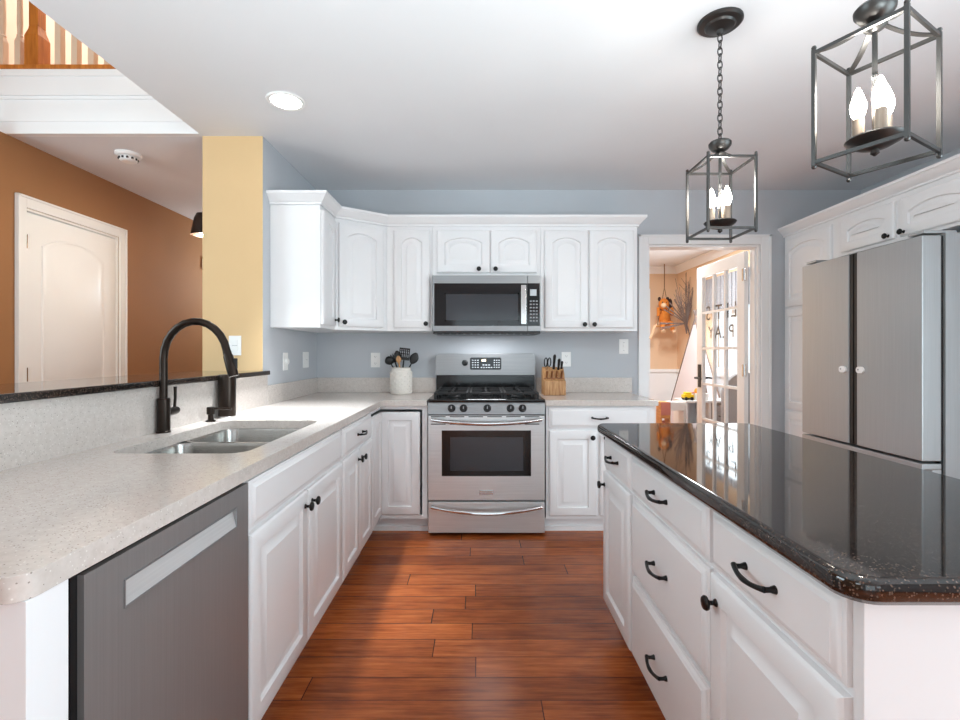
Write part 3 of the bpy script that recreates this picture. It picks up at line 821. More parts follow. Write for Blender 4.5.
# oven door
m = MB()
wx0, wx1, wz0, wz1 = .090, .671, .392, .690
for a, b, c_, e in ((.002, RW - .002, .238, wz0), (.002, RW - .002, wz1, .786), (.002, wx0, wz0, wz1), (wx1, RW - .002, wz0, wz1)):
    m.box(a, b, 0, .03, c_, e)
od = m.build('oven_door', 'steel', rg)
box(wx0, wx1, .002, .012, wz0, wz1).build('oven_window', 'oveng', od)
m = MB().box(wx0 + .055, wx1 - .05, .0012, .002, wz0 + .035, wz1 - .045)
m.build('window_screen', 'screen', od)
bow_handle(od, .762, .022, .012)
m = MB()
for z in (.776, .728):
    for k in range(6):
        a = .02 + k * .122; m.box(a, a + .095, -.0015, .001, z, z + .006)
m.build('vent_slot', 'black', od)
box(.334, .424, -.003, .001, .272, .300).build('badge', 'chrome', od, bevel=.001)
box(.004, RW - .004, .005, .03, .786, .794).build('door_gap', 'black', rg)
# control panel
m = MB().add([(.0, -.006, .794), (RW, -.006, .794), (RW, .012, .872), (0, .012, .872), (0, .05, .794), (RW, .05, .794), (RW, .05, .872), (0, .05, .872)],
    [(0, 1, 2, 3), (4, 7, 6, 5), (0, 3, 7, 4), (1, 5, 6, 2), (0, 4, 5, 1), (3, 2, 6, 7)])
cpl = m.build('control_panel', 'steelb', rg, bevel=.002)
for px in (451.5, 463.5, 487.3, 510.5, 522.5):
    x = (px - 480) / 153.7 + .339
    k_ = MB().lathe([(.025, 0), (.025, .006), (.020, .010), (.019, .028), (.016, .032)], (x, .004, .834), 22, '-y')
    ko = k_.build('burner_knob', 'black', cpl)
    box(x - .003, x + .003, -.032, -.026, .834, .852).build('knob_pointer', 'grey', ko)
# cooktop
m = MB().box(-.001, RW + .001, -.008, .60, .872, .893).box(.0, RW, -.01, .0, .876, .893)
ct = m.build('cooktop', 'enamel', rg, bevel=.005)
for x, y, r_ in ((.16, .16, .045), (.16, .44, .038), (.38, .30, .05), (.60, .16, .05), (.60, .44, .035)):
    MB().lathe([(r_, .893), (r_, .900), (r_ * .8, .906), (r_ * .78, .914), (r_ * .3, .916)], (x, y, 0), 22).build('burner', 'iron', ct)
for gx0, gx1 in ((.035, .262), (.268, .494), (.500, .727)):
    m = MB(); zt, zb = .932, .920; b_ = .007
    for yy in (.05, .30, .55): m.box(gx0, gx1, yy - b_, yy + b_, zb, zt)
    for xx in (gx0, gx1 - 2 * b_): m.box(xx, xx + 2 * b_, .05, .55, zb, zt)
    cxm = (gx0 + gx1) / 2
    m.box(cxm - b_, cxm + b_, .05, .13, zb, zt).box(cxm - b_, cxm + b_, .19, .41, zb, zt).box(cxm - b_, cxm + b_, .47, .55, zb, zt)
    for yy in (.16, .44):
        m.box(gx0, cxm - .03, yy - b_, yy + b_, zb, zt).box(cxm + .03, gx1, yy - b_, yy + b_, zb, zt)
    for xx in (gx0 + b_, gx1 - b_):
        for yy in (.05, .30, .55): m.box(xx - b_, xx + b_, yy - b_, yy + b_, .893, zb)
    m.build('grate', 'iron', rg)
# backguard
m = MB().box(.004, RW - .004, .565, .615, .893, 1.03)
bgd = m.build('rear_riser', 'enamel', rg)
m = MB().loops([[(x, .548 + (.014 if k else 0), z) for x, z in rrect(.0, RW, 1.022, 1.187, .03, 5, (0, 0, 1, 1))] for k in (0,)] + [[(x, .62, z) for x, z in rrect(.0, RW, 1.022, 1.187, .03, 5, (0, 0, 1, 1))]])
bk = m.build('backguard', 'steelb', rg, bevel=.003)
m = MB().loops([[(x, .5465, z) for x, z in rrect(.262, .502, 1.064, 1.158, .012)], [(x, .549, z) for x, z in rrect(.262, .502, 1.064, 1.158, .012)]])
dp = m.build('oven_display', 'dglass', bk)
m = MB()
for i in range(4):
    for j in range(3): 
        m.box(.278 + j * .02, .289 + j * .02, .5458, .5466, 1.080 + i * .018, 1.086 + i * .018)
        m.box(.444 + j * .018, .454 + j * .018, .5458, .5466, 1.080 + i * .018, 1.086 + i * .018)
for j in range(5): m.box(.345 + j * .019, .357 + j * .019, .5458, .5466, 1.078, 1.085); 
for j in range(3): m.box(.358 + j * .022, .372 + j * .022, .5458, .5466, 1.097, 1.105)
m.build('keypad_print', 'lgrey', dp)
box(.352, .384, .5458, .5466, 1.128, 1.144).build('clock', 'led', dp)
MB().lathe([(.024, 0), (.022, .004), (.017, .006), (.016, .02), (.012, .023)], (.223, .549, 1.117), 20, '-y').build('oven_knob', 'black', bk)

# ------------------------------------------------------------------ crock and utensils
CK = (-.597, 3.597, CZ)
ck = thing('utensil_crock', 'cream stoneware crock full of black kitchen utensils', 'crock', CK)
m = MB().lathe([(.075, 0), (.081, .006), (.081, .165), (.078, .172), (.072, .178), (.072, .195), (.078, .199), (.074, .2), (.068, .195), (.066, .02), (.01, .014)], (0, 0, 0), 40)
for k in range(12):
    for j in range(8):
        a = 2 * PI * (k + .5 * (j % 2)) / 12 * 1.0
        m.ell((.0805 * math.cos(a), .0805 * math.sin(a), .022 + j * .019), .006, .006, .008, 6, 5)
m.build('pot', 'stone', ck)
def utensil(name, label, mat_h, dx, dy, tx, ty, L, head):
    o = thing(name, label, 'utensil', (CK[0] + dx, CK[1] + dy, CZ + .022), 0, 'utensils in the crock')
    b = Vector((0, 0, 0)); e = Vector((tx, ty, L))
    MB().tube([b, e * .5, e], [.007, .0065, .0055], 10).build('handle', mat_h, o)
    hm = MB(); head(hm)
    d = e.normalized(); y = Vector((0, 1, 0)); x = y.cross(d).normalized(); y = d.cross(x)
    mt = Matrix(((x.x, y.x, d.x, e.x), (x.y, y.y, d.y, e.y), (x.z, y.z, d.z, e.z), (0, 0, 0, 1)))
    return hm, mt, o
def flat(pts, t):
    def f(m): m.loops([[(x, -t, z) for x, z in pts], [(x, t, z) for x, z in pts]])
    return f
def spoonhead(w, h, dp):
    def f(m):
        L = []
        for i in range(9):
            u = i / 8; rr_ = max(.12, math.sin(PI * (.06 + .9 * u)) ** .7)
            L.append([(w * rr_ * math.cos(t), dp * math.sin(t) * rr_, h * u - .005) for t in [2 * PI * k / 14 for k in range(14)]])
        m.loops(L)
    return f
def slotted(m):
    w, h = .040, .092
    m.box(-w, w, -.002, .002, 0, .022); m.box(-w, w, -.002, .002, h - .012, h)
    for k in range(6):
        x = -w + k * (2 * w - .008) / 5; m.box(x, x + .008, -.002, .002, .022, h - .012)
    for z in (.045, .067): m.box(-w, w, -.002, .002, z, z + .006)
for nm, lb, mh, dx, dy, tx, ty, L, hd_ in (
    ('slotted_turner', 'black slotted turner, tallest head in the cream crock', 'black', -.004, -.005, .026, -.01, .232, slotted),
    ('serving_spoon', 'black broad spoon leaning far right in the cream crock', 'black', -.03, .01, .108, .0, .21, spoonhead(.034, .09, .010)),
    ('solid_spoon', 'black narrow spoon second from left in the cream crock', 'black', .012, .02, -.04, .01, .235, spoonhead(.026, .075, .010)),
    ('ladle', 'black ladle leaning furthest left in the cream crock', 'black', .036, -.012, -.108, -.012, .205, spoonhead(.036, .065, .026)),
    ('pasta_fork', 'black forked server left of centre in the cream crock', 'black', .03, .012, -.08, .012, .215, flat([(-.02, 0), (.02, 0), (.026, .05), (.016, .068), (.012, .045), (.004, .07), (-.004, .045), (-.012, .068), (-.024, .05)], .004)),
    ('wooden_spoon', 'pale wooden spoon between black utensils in the cream crock', 'block', .02, -.03, -.03, -.008, .215, spoonhead(.020, .055, .006))):
    hm, mt, o = utensil(nm, lb, mh, dx, dy, tx, ty, L, hd_)
    hm.xf(mt).build('head', mh, o)

# ------------------------------------------------------------------ knife block and knives
kx, ky = .543, 3.50
kb = thing('knife_block', 'stepped wooden knife block on the worktop right of the range', 'knife block', (kx, ky, CZ))
side = [(-.06, 0), (.085, 0), (.085, .17), (.055, .205), (-.0, .155), (-.012, .115), (-.06, .105)]
MB().loops([[(-.080, y, z) for y, z in side], [(.080, y, z) for y, z in side]]).build('block', 'block', kb, bevel=.004)
box(-.074, .074, -.0625, -.06, .008, .098).build('front_panel', 'block', kb, bevel=.001)
m = MB()
m.box(-.072, .072, -.0135, .006, .118, .126)
m.build('slot_rail', 'blockd', kb, bevel=.001)
nrm = Vector((0, -.67, .74)).normalized()
kn = 0
def knife(label, x, y, z, L, w, mat='black', tilt=.55):
    o = thing('knife', label, 'knife', (kx + x, ky + y, CZ + z), 0, 'knives in the wooden block')
    d = Vector((0, -tilt, 1)).normalized()
    pts = [d * (L * u) for u in (-.12, .05, .3, .6, .9, 1)]
    MB().tube(pts, [w * .5, w * .95, w * .8, w * .95, w * 1.1, w * .7], 10).build('handle', mat, o)
    for u in (.25, .5, .75):
        rv = MB(); c_ = d * (L * u); rv.tube([c_ + Vector((-w * 1.0, 0, 0)), c_ + Vector((w * 1.0, 0, 0))], .0026, 8)
        rv.build('rivet', 'chrome', o)
    MB().tube([d * (-.05 * L), d * (.06 * L)], w * 1.05, 10).build('bolster', 'chrome', o)
knife('tallest black-handled knife at the back middle of the block', .005, .04, .185, .125, .0105)
knife('black-handled knife at the back right of the block', .040, .04, .18, .095, .0105)
knife('short black-handled knife at the far right of the block', .064, .045, .185, .07, .009)
for i, lb in enumerate(('leftmost', 'second from left', 'second from right', 'rightmost')):
    knife('small brown-handled steak knife, %s of the front row in the block' % lb, -.054 + .036 * i, -.008, .128, .062, .0085, 'blockd', .75)
# shears
shr = thing('kitchen_shears', 'black-looped kitchen shears standing at the left of the knife block', 'scissors', (kx - .045, ky + .035, CZ + .185))
for s in (-1, 1):
    pts = [(s * .013 + .011 * math.cos(t), -.045 - .5 * (.04 + .024 * math.sin(t)) + .03, .055 + .032 * math.sin(t)) for t in [2 * PI * k / 16 for k in range(17)]]
    MB().tube(pts, .0042, 8).build('finger_loop', 'black', shr)
MB().tube([(0, 0, 0), (0, -.03, .03)], .008, 8).build('blade', 'chrome', shr)

# ------------------------------------------------------------------ outlets and switches
def plate(name, label, cat, loc, rz, kind, w=.072, h=.115):
    o = thing(name, label, cat, loc, rz, 'white wall plates')
    box(-w / 2, w / 2, -.006, 0, -h / 2, h / 2).build('cover_plate', 'white', o, bevel=.002)
    if kind == 'outlet':
        for z in (-.026, .026):
            MB().loops([[(x, -.0085, zz) for x, zz in rrect(-.017, .017, z - .014, z + .014, .008)], [(x, -.005, zz) for x, zz in rrect(-.017, .017, z - .014, z + .014, .008)]]).build('socket', 'white', o)
            m = MB()
            for x in (-.006, .006): m.box(x - .0012, x + .0012, -.0092, -.008, z - .003, z + .006)
            m.box(-.002, .002, -.0092, -.008, z - .009, z - .005)
            m.build('slot', 'grey', o)
    elif kind == 'rocker':
        box(-.016, .016, -.010, -.005, -.033, .033).build('rocker', 'white', o, bevel=.002)
        box(-.016, .016, -.0104, -.0098, -.001, .001).build('rocker_line', 'grey', o)
    elif kind == 'toggle':
        box(-.005, .005, -.016, -.005, -.004, .014).build('toggle', 'white', o, bevel=.001)
        m = MB().lathe([(.003, 0), (.003, .001)], (0, -.006, .03), 8, '-y').lathe([(.003, 0), (.003, .001)], (0, -.006, -.03), 8, '-y'); m.build('screw', 'grey', o)
    elif kind == 'dimmer':
        MB().lathe([(.02, 0), (.019, .012), (.015, .014)], (.01, -.006, .0), 18, '-y').build('dimmer_knob', 'white', o)
    return o
plate('wall_outlet', 'white outlet on the blue back wall left of the utensil crock', 'outlet', (-.818, WY, 1.137), 0, 'outlet')
plate('wall_outlet', 'white outlet on the blue back wall partly behind the knife block', 'outlet', (.675, WY, 1.143), 0, 'outlet')
plate('light_switch', 'white toggle switch on the blue back wall beside the doorway casing', 'switch', (1.125, WY, 1.243), 0, 'toggle')
plate('dimmer_switch', 'white dimmer with round knob on the blue side wall near the bar', 'switch', (WX, 3.108, 1.138), 90, 'dimmer')
plate('light_switch', 'white double switch plate on the blue side wall near the corner', 'switch', (WX, 3.47, 1.143), 90, 'rocker', .11)
plate('light_switch', 'white switch plate on the tan wall end behind the faucet', 'switch', (-1.437, 2.79, 1.238), 0, 'rocker')

# ------------------------------------------------------------------ island
IX = .556; IY = 2.095; ID = .60; IN = .700
def isl(label, y0, y1, fronts):
    return cabinet('island_cabinet', label, 'cabinet', (IX, y1, 0), -90, y1 - y0, ID, CB, fronts, group='white island cabinets')
wA = IY - 1.705
isl('white island cabinet at the far end with small drawer over one door', 1.705, IY,
    [('drawer', .022, wA - .008, RZ0, RZ1), ('door', .022, wA - .008, DZ0, DZ1, {'knob': (.052, .63)})])
wB = 1.704 - 1.122
isl('white island cabinet with a stack of three drawers in the middle', 1.122, 1.704,
    [('drawer', .008, wB - .008, RZ0, RZ1), ('drawer', .008, wB - .008, .415, DZ1), ('drawer', .008, wB - .008, DZ0, .400)])
wC = 1.121 - IN
isl('white island cabinet at the near end with wide drawer over one door', IN, 1.121,
    [('drawer', .008, wC - .008, RZ0, RZ1), ('door', .008, wC - .008, DZ0, DZ1, {'knob': (.042, .63)})])
m = MB().box(IX - .005, IX + ID + .01, IN - .018, IN - .001, 0, CB)
tag(m.build('end_panel', 'cab', bevel=.002), 'plain white panel closing the near end of the island under dark granite', 'panel')
itop = MB().loops([[(x, y, z) for x, y in rrect(.512 + i, 1.198 - i, .656 + i, 2.112 - i, .045 - i * .5, 7)] for i, z in ((.006, CB + .003), (.001, CB + .008), (0, CB + .013), (0, CZ - .012), (.003, CZ - .005), (.010, CZ))])
it = itop.build('worktop', 'granite', smooth=50, wn=True)
for v in it.data.vertices:
    if v.co.z < CB + .004: v.co.z = CB
tag(it, 'glossy black granite island top with rounded corners', 'worktop')

# ------------------------------------------------------------------ right wall: pantry, over-fridge cabinets, refrigerator
PF = 2.385; PD = 2.975 - PF
pw = (WY - .002) - 3.150
cabinet('pantry_cabinet', 'tall white pantry cabinet between blue wall and refrigerator', 'cabinet', (PF, WY - .002, 0), -90, pw, PD, 2.095,
    [('door', .025, pw - .06, 1.545, 2.062, {'arch': .04}), ('door', .025, pw - .06, .765, 1.525), ('door', .025, pw - .06, .122, .750)], group=None, top=True)
ow = 3.149 - 2.255
cabinet('wall_cabinet', 'white two-door cabinet above the refrigerator', 'cabinet', (PF, 3.149, 1.832), -90, ow, PD, 2.095 - 1.832,
    [('door', .03, ow / 2 - .018, .018, .232, {'arch': .03, 'knob': (ow / 2 - .050, .040)}), ('door', ow / 2 + .018, ow - .02, .018, .232, {'arch': .03, 'knob': (ow / 2 + .050, .040)})], 0, top=True)
cr = sweep([(PF - .002, WY - .002), (PF - .002, 2.255)], crown, 2.095).build('crown_molding', 'cab')
tag(cr, 'white crown molding above the pantry and refrigerator cabinets', 'molding')
FX = 2.13
fr = thing('refrigerator', 'stainless french-door refrigerator in the white cabinet alcove', 'refrigerator', (FX, 3.147, 0), -90)
FW = 3.147 - 2.285
m = MB().box(.0, FW, .11, .80, .03, 1.775)
for a in (.06, FW - .06):
    for b in (.16, .74): m.lathe([(.02, 0), (.02, .03)], (a, b, 0), 12)
m.build('body', 'steelv', fr)
box(.012, FW - .012, .095, .11, .05, 1.765).build('gasket', 'black', fr)
mid = FW / 2; dz0, dz1 = .672, 1.764
for s, xa, xb in ((0, .004, mid - .029), (1, mid + .029, FW - .004)):
    m = MB().box(xa, xb, 0, .095, dz0, dz1)
    d_ = m.build('door', 'steelv', fr, bevel=.006)
    # nearly flush strip, black to give the shade of a handle recess
    xe = (mid - .029, mid - .004) if s == 0 else (mid + .004, mid + .029)
    box(xe[0], xe[1], .006, .095, dz0 + .002, dz1 - .002).build('pocket_handle', 'black', d_)
    xl = mid - .066 if s == 0 else mid + .062
    lk = MB().loops([[(x, -.012, z) for x, z in rrect(xl - .026, xl + .026, 1.080, 1.118, .018)], [(x, 0, z) for x, z in rrect(xl - .026, xl + .026, 1.080, 1.118, .018)]])
    lo = lk.build('child_lock', 'white', d_, bevel=.003); plabel(lo, 'white oval child safety latch stuck on the door')
    MB().lathe([(.005, 0), (.004, .002)], (xl - .008, -.012, 1.101), 10, '-y').build('latch_button', 'grey', lo)
    hx = .06 if s == 0 else FW - .06
    box(hx - .045, hx + .045, .02, .18, 1.776, 1.79).build('hinge_cover', 'steelv', fr, bevel=.003)
m = MB().box(.004, FW - .004, 0, .095, .06, .60).box(.004, FW - .004, .0, .095, .632, .660).box(.004, FW - .004, .05, .095, .60, .632)
plabel(m.build('freezer_drawer', 'steelv', fr, bevel=.004), 'stainless freezer drawer with a grip ledge along its top')

# ------------------------------------------------------------------ pendant lanterns
def lantern(label, x, y, rot, cup, ca):
    t = thing('pendant_lantern', label, 'pendant light', (x, y, 1.647), 0, 'pendant lanterns over the island')
    H = .278; s = .175 / 2; b = .0042
    rt = Matrix.Rotation(R(rot), 4, 'Z')
    m = MB()
    for sx in (-1, 1):
        for sy in (-1, 1):
            m.box(sx * s - b, sx * s + b, sy * s - b, sy * s + b, 0, H)
            m.ell((sx * s, sy * s, H + .004), .006, .006, .006, 8, 5); m.ell((sx * s, sy * s, -.003), .006, .006, .006, 8, 5)
    for z in (.008, H - .008):
        for k in (-1, 1):
            m.box(-s, s, k * s - b * .8, k * s + b * .8, z - b, z + b); m.box(k * s - b * .8, k * s + b * .8, -s, s, z - b, z + b)
    m.xf(rt).build('cage', 'pewter', t)
    m = MB()
    for k in range(4):
        a = R(45 + 90 * k); ca_, sa = math.cos(a), math.sin(a); L = []
        for i in range(9):
            u = i / 8
            rr_ = .018 + (s * 1.414 - .018) * u
            z = H - .006 + .040 * (1 - u) ** 2.0
            n = Vector((-sa, ca_, 0)) * .006
            c_ = Vector((rr_ * ca_, rr_ * sa, z))
            L.append([tuple(c_ + n), tuple(c_ - n), tuple(c_ - n + Vector((0, 0, .003))), tuple(c_ + n + Vector((0, 0, .003)))])
        m.loops(L)
    m.xf(rt).build('strap', 'pewter', t)
    MB().lathe([(.008, H + .02), (.02, H + .028), (.024, H + .034), (.012, H + .042), (.03, H + .052), (.040, H + .066), (.041, H + .076), (.036, H + .082), (.01, H + .084)], (0, 0, 0), 28).build('hub', 'pewter', t)
    MB().tube([(0, 0, .05), (0, 0, H + .03)], .0055, 10).build('stem', 'pewter', t)
    MB().lathe([(.002, .010), (.009, .016), (.008, .024), (.03, .030), (.052, .042), (.058, .050), (.056, .053), (.03, .050)], (0, 0, 0), 32).build('bobeche', 'pewter', t)
    for k in range(3):
        a = R(ca + 120 * k); cx_, cy_ = .031 * math.cos(a), .031 * math.sin(a)
        sl = MB().lathe([(.012, .045), (.012, .105), (.010, .107)], (cx_, cy_, 0), 16).build('candle_sleeve', 'sleeve', t)
        MB().lathe([(.007, .107), (.0125, .115), (.0165, .130), (.016, .142), (.011, .160), (.006, .174), (.002, .182)], (cx_, cy_, 0), 18).build('bulb', 'bulb', sl)
    lt = bpy.data.lights.new('lantern_light', 'POINT'); lt.energy = 3; lt.color = (.95, .93, .88); lt.shadow_soft_size = .03
    lo = bpy.data.objects.new('lantern_light', lt); C.objects.link(lo); lo.parent = t; lo.location = (0, 0, .20)
    # canopy on the ceiling
    top = CE - 1.647
    MB().lathe([(.008, top - .05), (.012, top - .046), (.014, top - .034), (.032, top - .028), (.05, top - .022), (.056, top - .015), (.074, top - .012), (.081, top - .006), (.081, top)], (0, 0, 0), 36).build('canopy', 'pewter', t)
    # chain
    z = H + .084; zt = top - .05; n = max(1, round((zt - z) / .026)); st_ = (zt - z) / n
    for k in range(n):
        m = MB(); cz = z + st_ * (k + .5); pts = []
        for i in range(13):
            q_ = 2 * PI * i / 12; u, v = .0085 * math.cos(q_), (st_ * .5 + .0045) * math.sin(q_)
            pts.append((u, 0, cz + v) if k % 2 else (0, u, cz + v))
        m.tube(pts, .0023, 6, False).build('chain_link', 'pewter', t)
    return t
lantern('open-cage pendant lantern hanging over the far end of the island', .922, 1.825, 0, 0, 173)
lantern('open-cage pendant lantern hanging nearest the camera, turned askew', .921, 1.108, 30, 0, 130)

# ------------------------------------------------------------------ ceiling items
rl = thing('recessed_light', 'round white lit recessed downlight in the kitchen ceiling', 'light', (-.98, 2.40, CE))
MB().lathe([(.072, -.003), (.075, -.006), (.09, -.006), (.094, 0), (.072, 0)], (0, 0, 0), 40).build('trim_ring', 'white', rl)
MB().lathe([(.072, -.004), (.01, -.004), (.01, -.0005), (.072, -.0005)], (0, 0, 0), 40).build('lens', 'can', rl)
sd = thing('smoke_detector', 'round white smoke detector on the hall ceiling', 'smoke detector', (-2.25, 3.04, CE))
MB().lathe([(.072, 0), (.072, -.012), (.066, -.02), (.05, -.026), (.048, -.045), (.038, -.052), (.01, -.053)], (0, 0, 0), 32).build('housing', 'white', sd)
m = MB()
for k in range(12):
    a = 2 * PI * k / 12; x, y = .049 * math.cos(a), .049 * math.sin(a); m.box(x - .005, x + .005, y - .005, y + .005, -.042, -.03)
m.build('vent', 'black', sd)
# hall sconce
sn = thing('wall_sconce', 'dark bell-shaped sconce in the brown hall behind the tan wall end', 'sconce', (-1.63, 3.2, 1.985))
MB().lathe([(.045, 0), (.045, -.015), (.02, -.02)], (0, 0, .16), 20, 'x').build('backplate', 'shade', sn)
MB().tube([(-.02, 0, .16), (-.10, 0, .20), (-.215, 0, .19), (-.235, 0, .155)], .008, 10).build('arm', 'shade', sn)
MB().lathe([(.012, .155), (.04, .145), (.055, .11), (.066, .05), (.075, .0), (.072, .0), (.063, .05), (.052, .106), (.038, .14), (.01, .148)], (-.235, 0, 0), 28).build('shade', 'shade', sn)
MB().ell((-.235, 0, .03), .026, .026, .035).build('bulb', 'bulb', sn)
lt = bpy.data.lights.new('sconce_light', 'POINT'); lt.energy = 9; lt.color = (1, .90, .72); lt.shadow_soft_size = .02
lo = bpy.data.objects.new('sconce_light', lt); C.objects.link(lo); lo.parent = sn; lo.location = (-.235, 0, -.02)
ch = thing('door_chime', 'small white chime box high on the brown hall wall', 'door chime', (HX, 4.78, 2.02), 90)
box(-.07, .07, -.04, 0, 0, .11).build('cover', 'white', ch, bevel=.006)
m = MB()
for k in range(4): m.box(-.05, .05, -.0415, -.04, .02 + k * .02, .024 + k * .02)
m.build('grille', 'grey', ch)

# ------------------------------------------------------------------ playroom things
# plush on a swing
px_, py_ = 2.66, 6.85
pl = thing('swinging_plush', 'orange plush animal on a rope swing hanging from the playroom ceiling', 'toy', (px_, py_, 1.5))
m = MB().tube([(0, 0, .62), (0, 0, (CE - 1.56) / .92)], .009, 8)
for s in (-1, 1): m.tube([(0, 0, .62), (s * .13, 0, 0.03)], .006, 8)
m.build('rope', 'rope', pl)
box(-.16, .16, -.06, .06, 0, .02).build('swing_seat', 'toyw', pl, bevel=.004)
MB().ell((0, 0, .15), .10, .09, .14).build('body', 'plush', pl)
hd_ = MB().ell((-.03, -.05, .35), .095, .085, .095).build('head', 'plush', pl)
MB().ell((-.06, -.12, .33), .05, .05, .04).build('muzzle', 'plushl', hd_)
for s in (-1, 1):
    MB().ell((-.03 + s * .075, -.03, .435), .03, .02, .035).build('ear', 'plushd', hd_)
    MB().ell((-.045 + s * .035, -.125, .375), .011, .008, .012, 8, 5).build('eye', 'plushd', hd_)
    MB().tube([(s * .08, -.02, .23), (s * .13, -.05, .18), (s * .125, -.03, .30)], [.035, .032, .028], 10).build('arm', 'plush', pl)
    MB().tube([(s * .06, -.03, .06), (s * .08, -.13, .05), (s * .09, -.16, -.06)], [.045, .04, .035], 10).build('leg', 'plush', pl)
    MB().ell((s * .09, -.185, -.075), .04, .055, .03).build('paw', 'plushl', pl)
MB().ell((.10, -.01, .36), .04, .04, .085).build('mane', 'plushd', hd_)
MB().tube([(-.08, .04, .06), (-.19, .0, .0), (-.23, -.02, -.10), (-.28, -.02, -.18)], [.022, .02, .02, .024], 10).build('tail', 'plushl', pl)
pl.scale = (.78, .78, .92); pl.location.z = 1.56
# twigs
tw = thing('twig_branches', 'bare brown twig branches fanning out on the playroom corner wall', 'branches', (2.90, 6.62, 1.1))
m = MB().tube([(.045, 0, .25), (-.02, 0, .5), (-.02, 0, .55)], [.008, .009, .010], 8)
TZ = .5
rnd = random.Random(3)
for k in range(26):
    a = rnd.uniform(-.75, .75); L_ = rnd.uniform(.35, .95) * (1 - .45 * abs(a)); 
    c0 = Vector((-.02, 0, TZ - rnd.uniform(0, .15)))
    d = Vector((math.sin(a), rnd.uniform(-.25, .05), math.cos(a)))
    e = c0 + d * L_; e.y += abs(e.x) * .5 * (1 if e.x > 0 else -1) ; e.x = max(-.24, min(e.x, .045)); e.z = min(e.z, 1.2)
    md_ = c0.lerp(e, .5) + Vector((rnd.uniform(-.03, .03), 0, .02))
    m.tube([c0, md_, e], [.006, .0045, .003], 6)
    for q_ in range(2):
        u = rnd.uniform(.4, .8); b0 = c0.lerp(e, u); e2 = b0 + Vector((rnd.uniform(-.12, .06), -.02, rnd.uniform(.04, .16))); e2.x = min(e2.x, .045); m.tube([b0, e2], [.004, .002], 5)
for k in range(8):
    a = rnd.uniform(-.3, -1.9); c0 = Vector((-.02, 0, .5)); e = c0 + Vector((math.sin(a) * .38, -.03, math.cos(a) * .38)); m.tube([c0, e], [.006, .009], 6)
m.build('twigs', 'twig', tw)
# teepee
tp = thing('play_teepee', 'white cloth play teepee against the playroom wall behind the open door', 'tent', (2.79, 6.15, 0))
hb_ = .8; ap = 1.66
m = MB()
cs = [(-.13, -hb_), (.11, -hb_), (.11, hb_), (-.13, hb_)]
nn = 6; L = []
for k in range(9):
    u = k / 8 * .93; ring_ = []
    for i in range(4):
        a, b = cs[i], cs[(i + 1) % 4]
        for j in range(nn):
            w_ = j / nn; x = a[0] + (b[0] - a[0]) * w_; y = a[1] + (b[1] - a[1]) * w_
            sag = 1 - .10 * math.sin(PI * w_) * math.sin(PI * min(1, u))
            ring_.append((x * (1 - u) * sag, y * (1 - u) * sag, .01 + ap * u))
    L.append(ring_)
m.loops(L); m.build('cover', 'cloth', tp)
for a in cs:
    d = Vector((-a[0], -a[1], ap)); MB().tube([Vector((a[0], a[1], 0)), Vector((a[0], a[1], 0)) + d * 1.05], .009, 8).build('pole', 'twig', tp)
# cube shelf
sx0, sx1, sy0, sy1, sh_ = 2.17, 2.925, 5.0, 5.33, .684
cs_ = thing('cube_shelf', 'low white cube shelf with grey bins behind the french door', 'shelf', (sx0, sy0, 0))
w_ = sx1 - sx0; dd = sy1 - sy0; tk = .02
m = MB().box(0, w_, 0, dd, 0, tk).box(0, w_, 0, dd, sh_ - tk, sh_).box(0, tk, 0, dd, tk, sh_ - tk).box(w_ - tk, w_, 0, dd, tk, sh_ - tk)
m.box(tk, w_ - tk, dd - .008, dd, tk, sh_ - tk).box(tk, w_ - tk, 0, dd - .008, sh_ / 2 - tk / 2, sh_ / 2 + tk / 2)
for k in (1, 2): m.box(w_ * k / 3 - tk / 2, w_ * k / 3 + tk / 2, .001, dd - .008, tk, sh_ - tk)
m.build('frame', 'trim', cs_)
cellw = w_ / 3 - tk
for i in range(3):
    for j in range(2):
        if (i, j) == (0, 1): continue
        bx = w_ * i / 3 + tk * .75 + .006; zz = tk + .0 if j == 0 else sh_ / 2 + tk / 2
        o = thing('storage_bin', ('%s grey fabric bin in the %s row of the white cube shelf' % (('left', 'middle', 'right')[i], ('bottom', 'top')[j])), 'bin', (sx0 + bx, sy0 + .012, zz), 0, 'grey bins in the cube shelf')
        bw = cellw - .022; bh = sh_ / 2 - tk * 1.5 - .03
        MB().box(0, bw, 0, .01, 0, bh).box(0, bw, .28, .29, 0, bh).box(0, .01, .01, .28, 0, bh).box(bw - .01, bw, .01, .28, 0, bh).box(.01, bw - .01, .01, .28, 0, .01).build('fabric_box', 'seat', o)
        MB().tube([(bw / 2 - .03, -.001, bh * .62), (bw / 2 - .02, -.010, bh * .60), (bw / 2 + .02, -.010, bh * .60), (bw / 2 + .03, -.001, bh * .62)], .005, 8).build('grip', 'black', o)
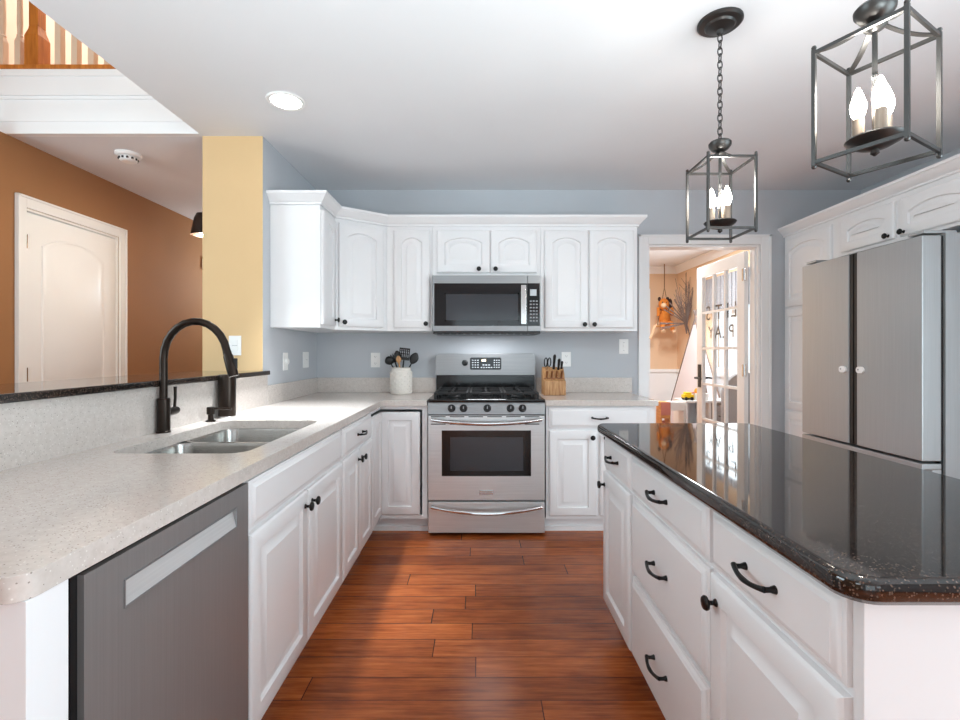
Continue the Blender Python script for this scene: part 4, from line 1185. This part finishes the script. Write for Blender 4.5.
# toy digger on the shelf
tk_ = thing('toy_truck', 'yellow toy truck on the white cube shelf', 'toy', (sx0 + .005, sy0 + .06, sh_))
MB().box(0, .105, 0, .08, .025, .06).box(.02, .085, .005, .075, .06, .085).build('body', 'yellow', tk_, bevel=.006)
for x in (.022, .083):
    for y in (-.004, .07): MB().lathe([(.018, 0), (.018, .014)], (x, y, .018), 14, 'y').build('wheel', 'black', tk_)
tp2 = thing('toy_helmet', 'orange toy helmet on a white box on the cube shelf', 'toy', (sx0 + .17, sy0 + .10, sh_ + .075))
MB().lathe([(.042, 0), (.042, .012), (.036, .035), (.024, .05), (.004, .055)], (0, 0, 0), 20).build('dome', 'orange', tp2)
box(-.085, -.03, -.02, .02, .0, .012).build('brim', 'pink', tp2, bevel=.003)
bx_ = box(sx0 + .125, sx0 + .26, sy0 + .05, sy0 + .16, sh_, sh_ + .075).build('toy_box', 'white', bevel=.004); tag(bx_, 'small white box under the orange toy on the cube shelf', 'box')
# toy house
th = thing('toy_playhouse', 'small wooden toy playhouse with pink arch left of the cube shelf', 'toy', (1.905, 5.0, 0))
m = MB().box(0, .012, 0, .14, 0, .67).box(.088, .10, 0, .14, 0, .67).box(.012, .088, .0, .14, .0, .02).box(.012, .088, 0, .14, .655, .67).box(.012, .088, .0, .01, .5, .655)
m.build('frame', 'toyw', th, bevel=.002)
box(.0, .10, -.004, 0, .535, .672).build('printed_panel', 'pink', th)
m = MB().loops([[(x, .06, z) for x, z in ring_] for ring_ in ([(.02, .02), (.08, .02), (.08, .40), (.065, .46), (.05, .475), (.035, .46), (.02, .40)],)] + [[(x, .07, z) for x, z in [(.02, .02), (.08, .02), (.08, .40), (.065, .46), (.05, .475), (.035, .46), (.02, .40)]]])
m.build('arch_panel', 'pink', th)
wb = MB().box(1.905 + .102, 2.165, 5.02, 5.16, 0, .02).box(2.007, 2.165, 5.02, 5.16, .58, .67).box(2.007, 2.019, 5.02, 5.16, .02, .58).box(2.153, 2.165, 5.02, 5.16, .02, .58)
tag(wb.build('side_stand', 'white', bevel=.003), 'narrow white open stand between toy playhouse and cube shelf', 'stand')
# grey rounded chair seen through the glass
gc = thing('armchair', 'grey round-backed childs armchair seen through the french door glass', 'chair', (2.62, 4.55, 0))
m = MB(); L = []
for z, k in ((.0, 1), (.45, 1), (.47, .96)):
    L.append([(.22 * math.cos(t) * k, .2 * math.sin(t) * k, z) for t in [2 * PI * i / 20 for i in range(20)]])
m.loops(L); m.build('seat', 'seat', gc)
P_ = [(-.22, .45)] + [(-.22 + .22 - .22 * math.cos(PI * i / 14), .78 + .22 * math.sin(PI * i / 14)) for i in range(15)] + [(.22, .45)]
MB().loops([[(x, .13, z) for x, z in P_], [(x, .20, z) for x, z in P_]]).build('backrest', 'seat', gc, bevel=.02)
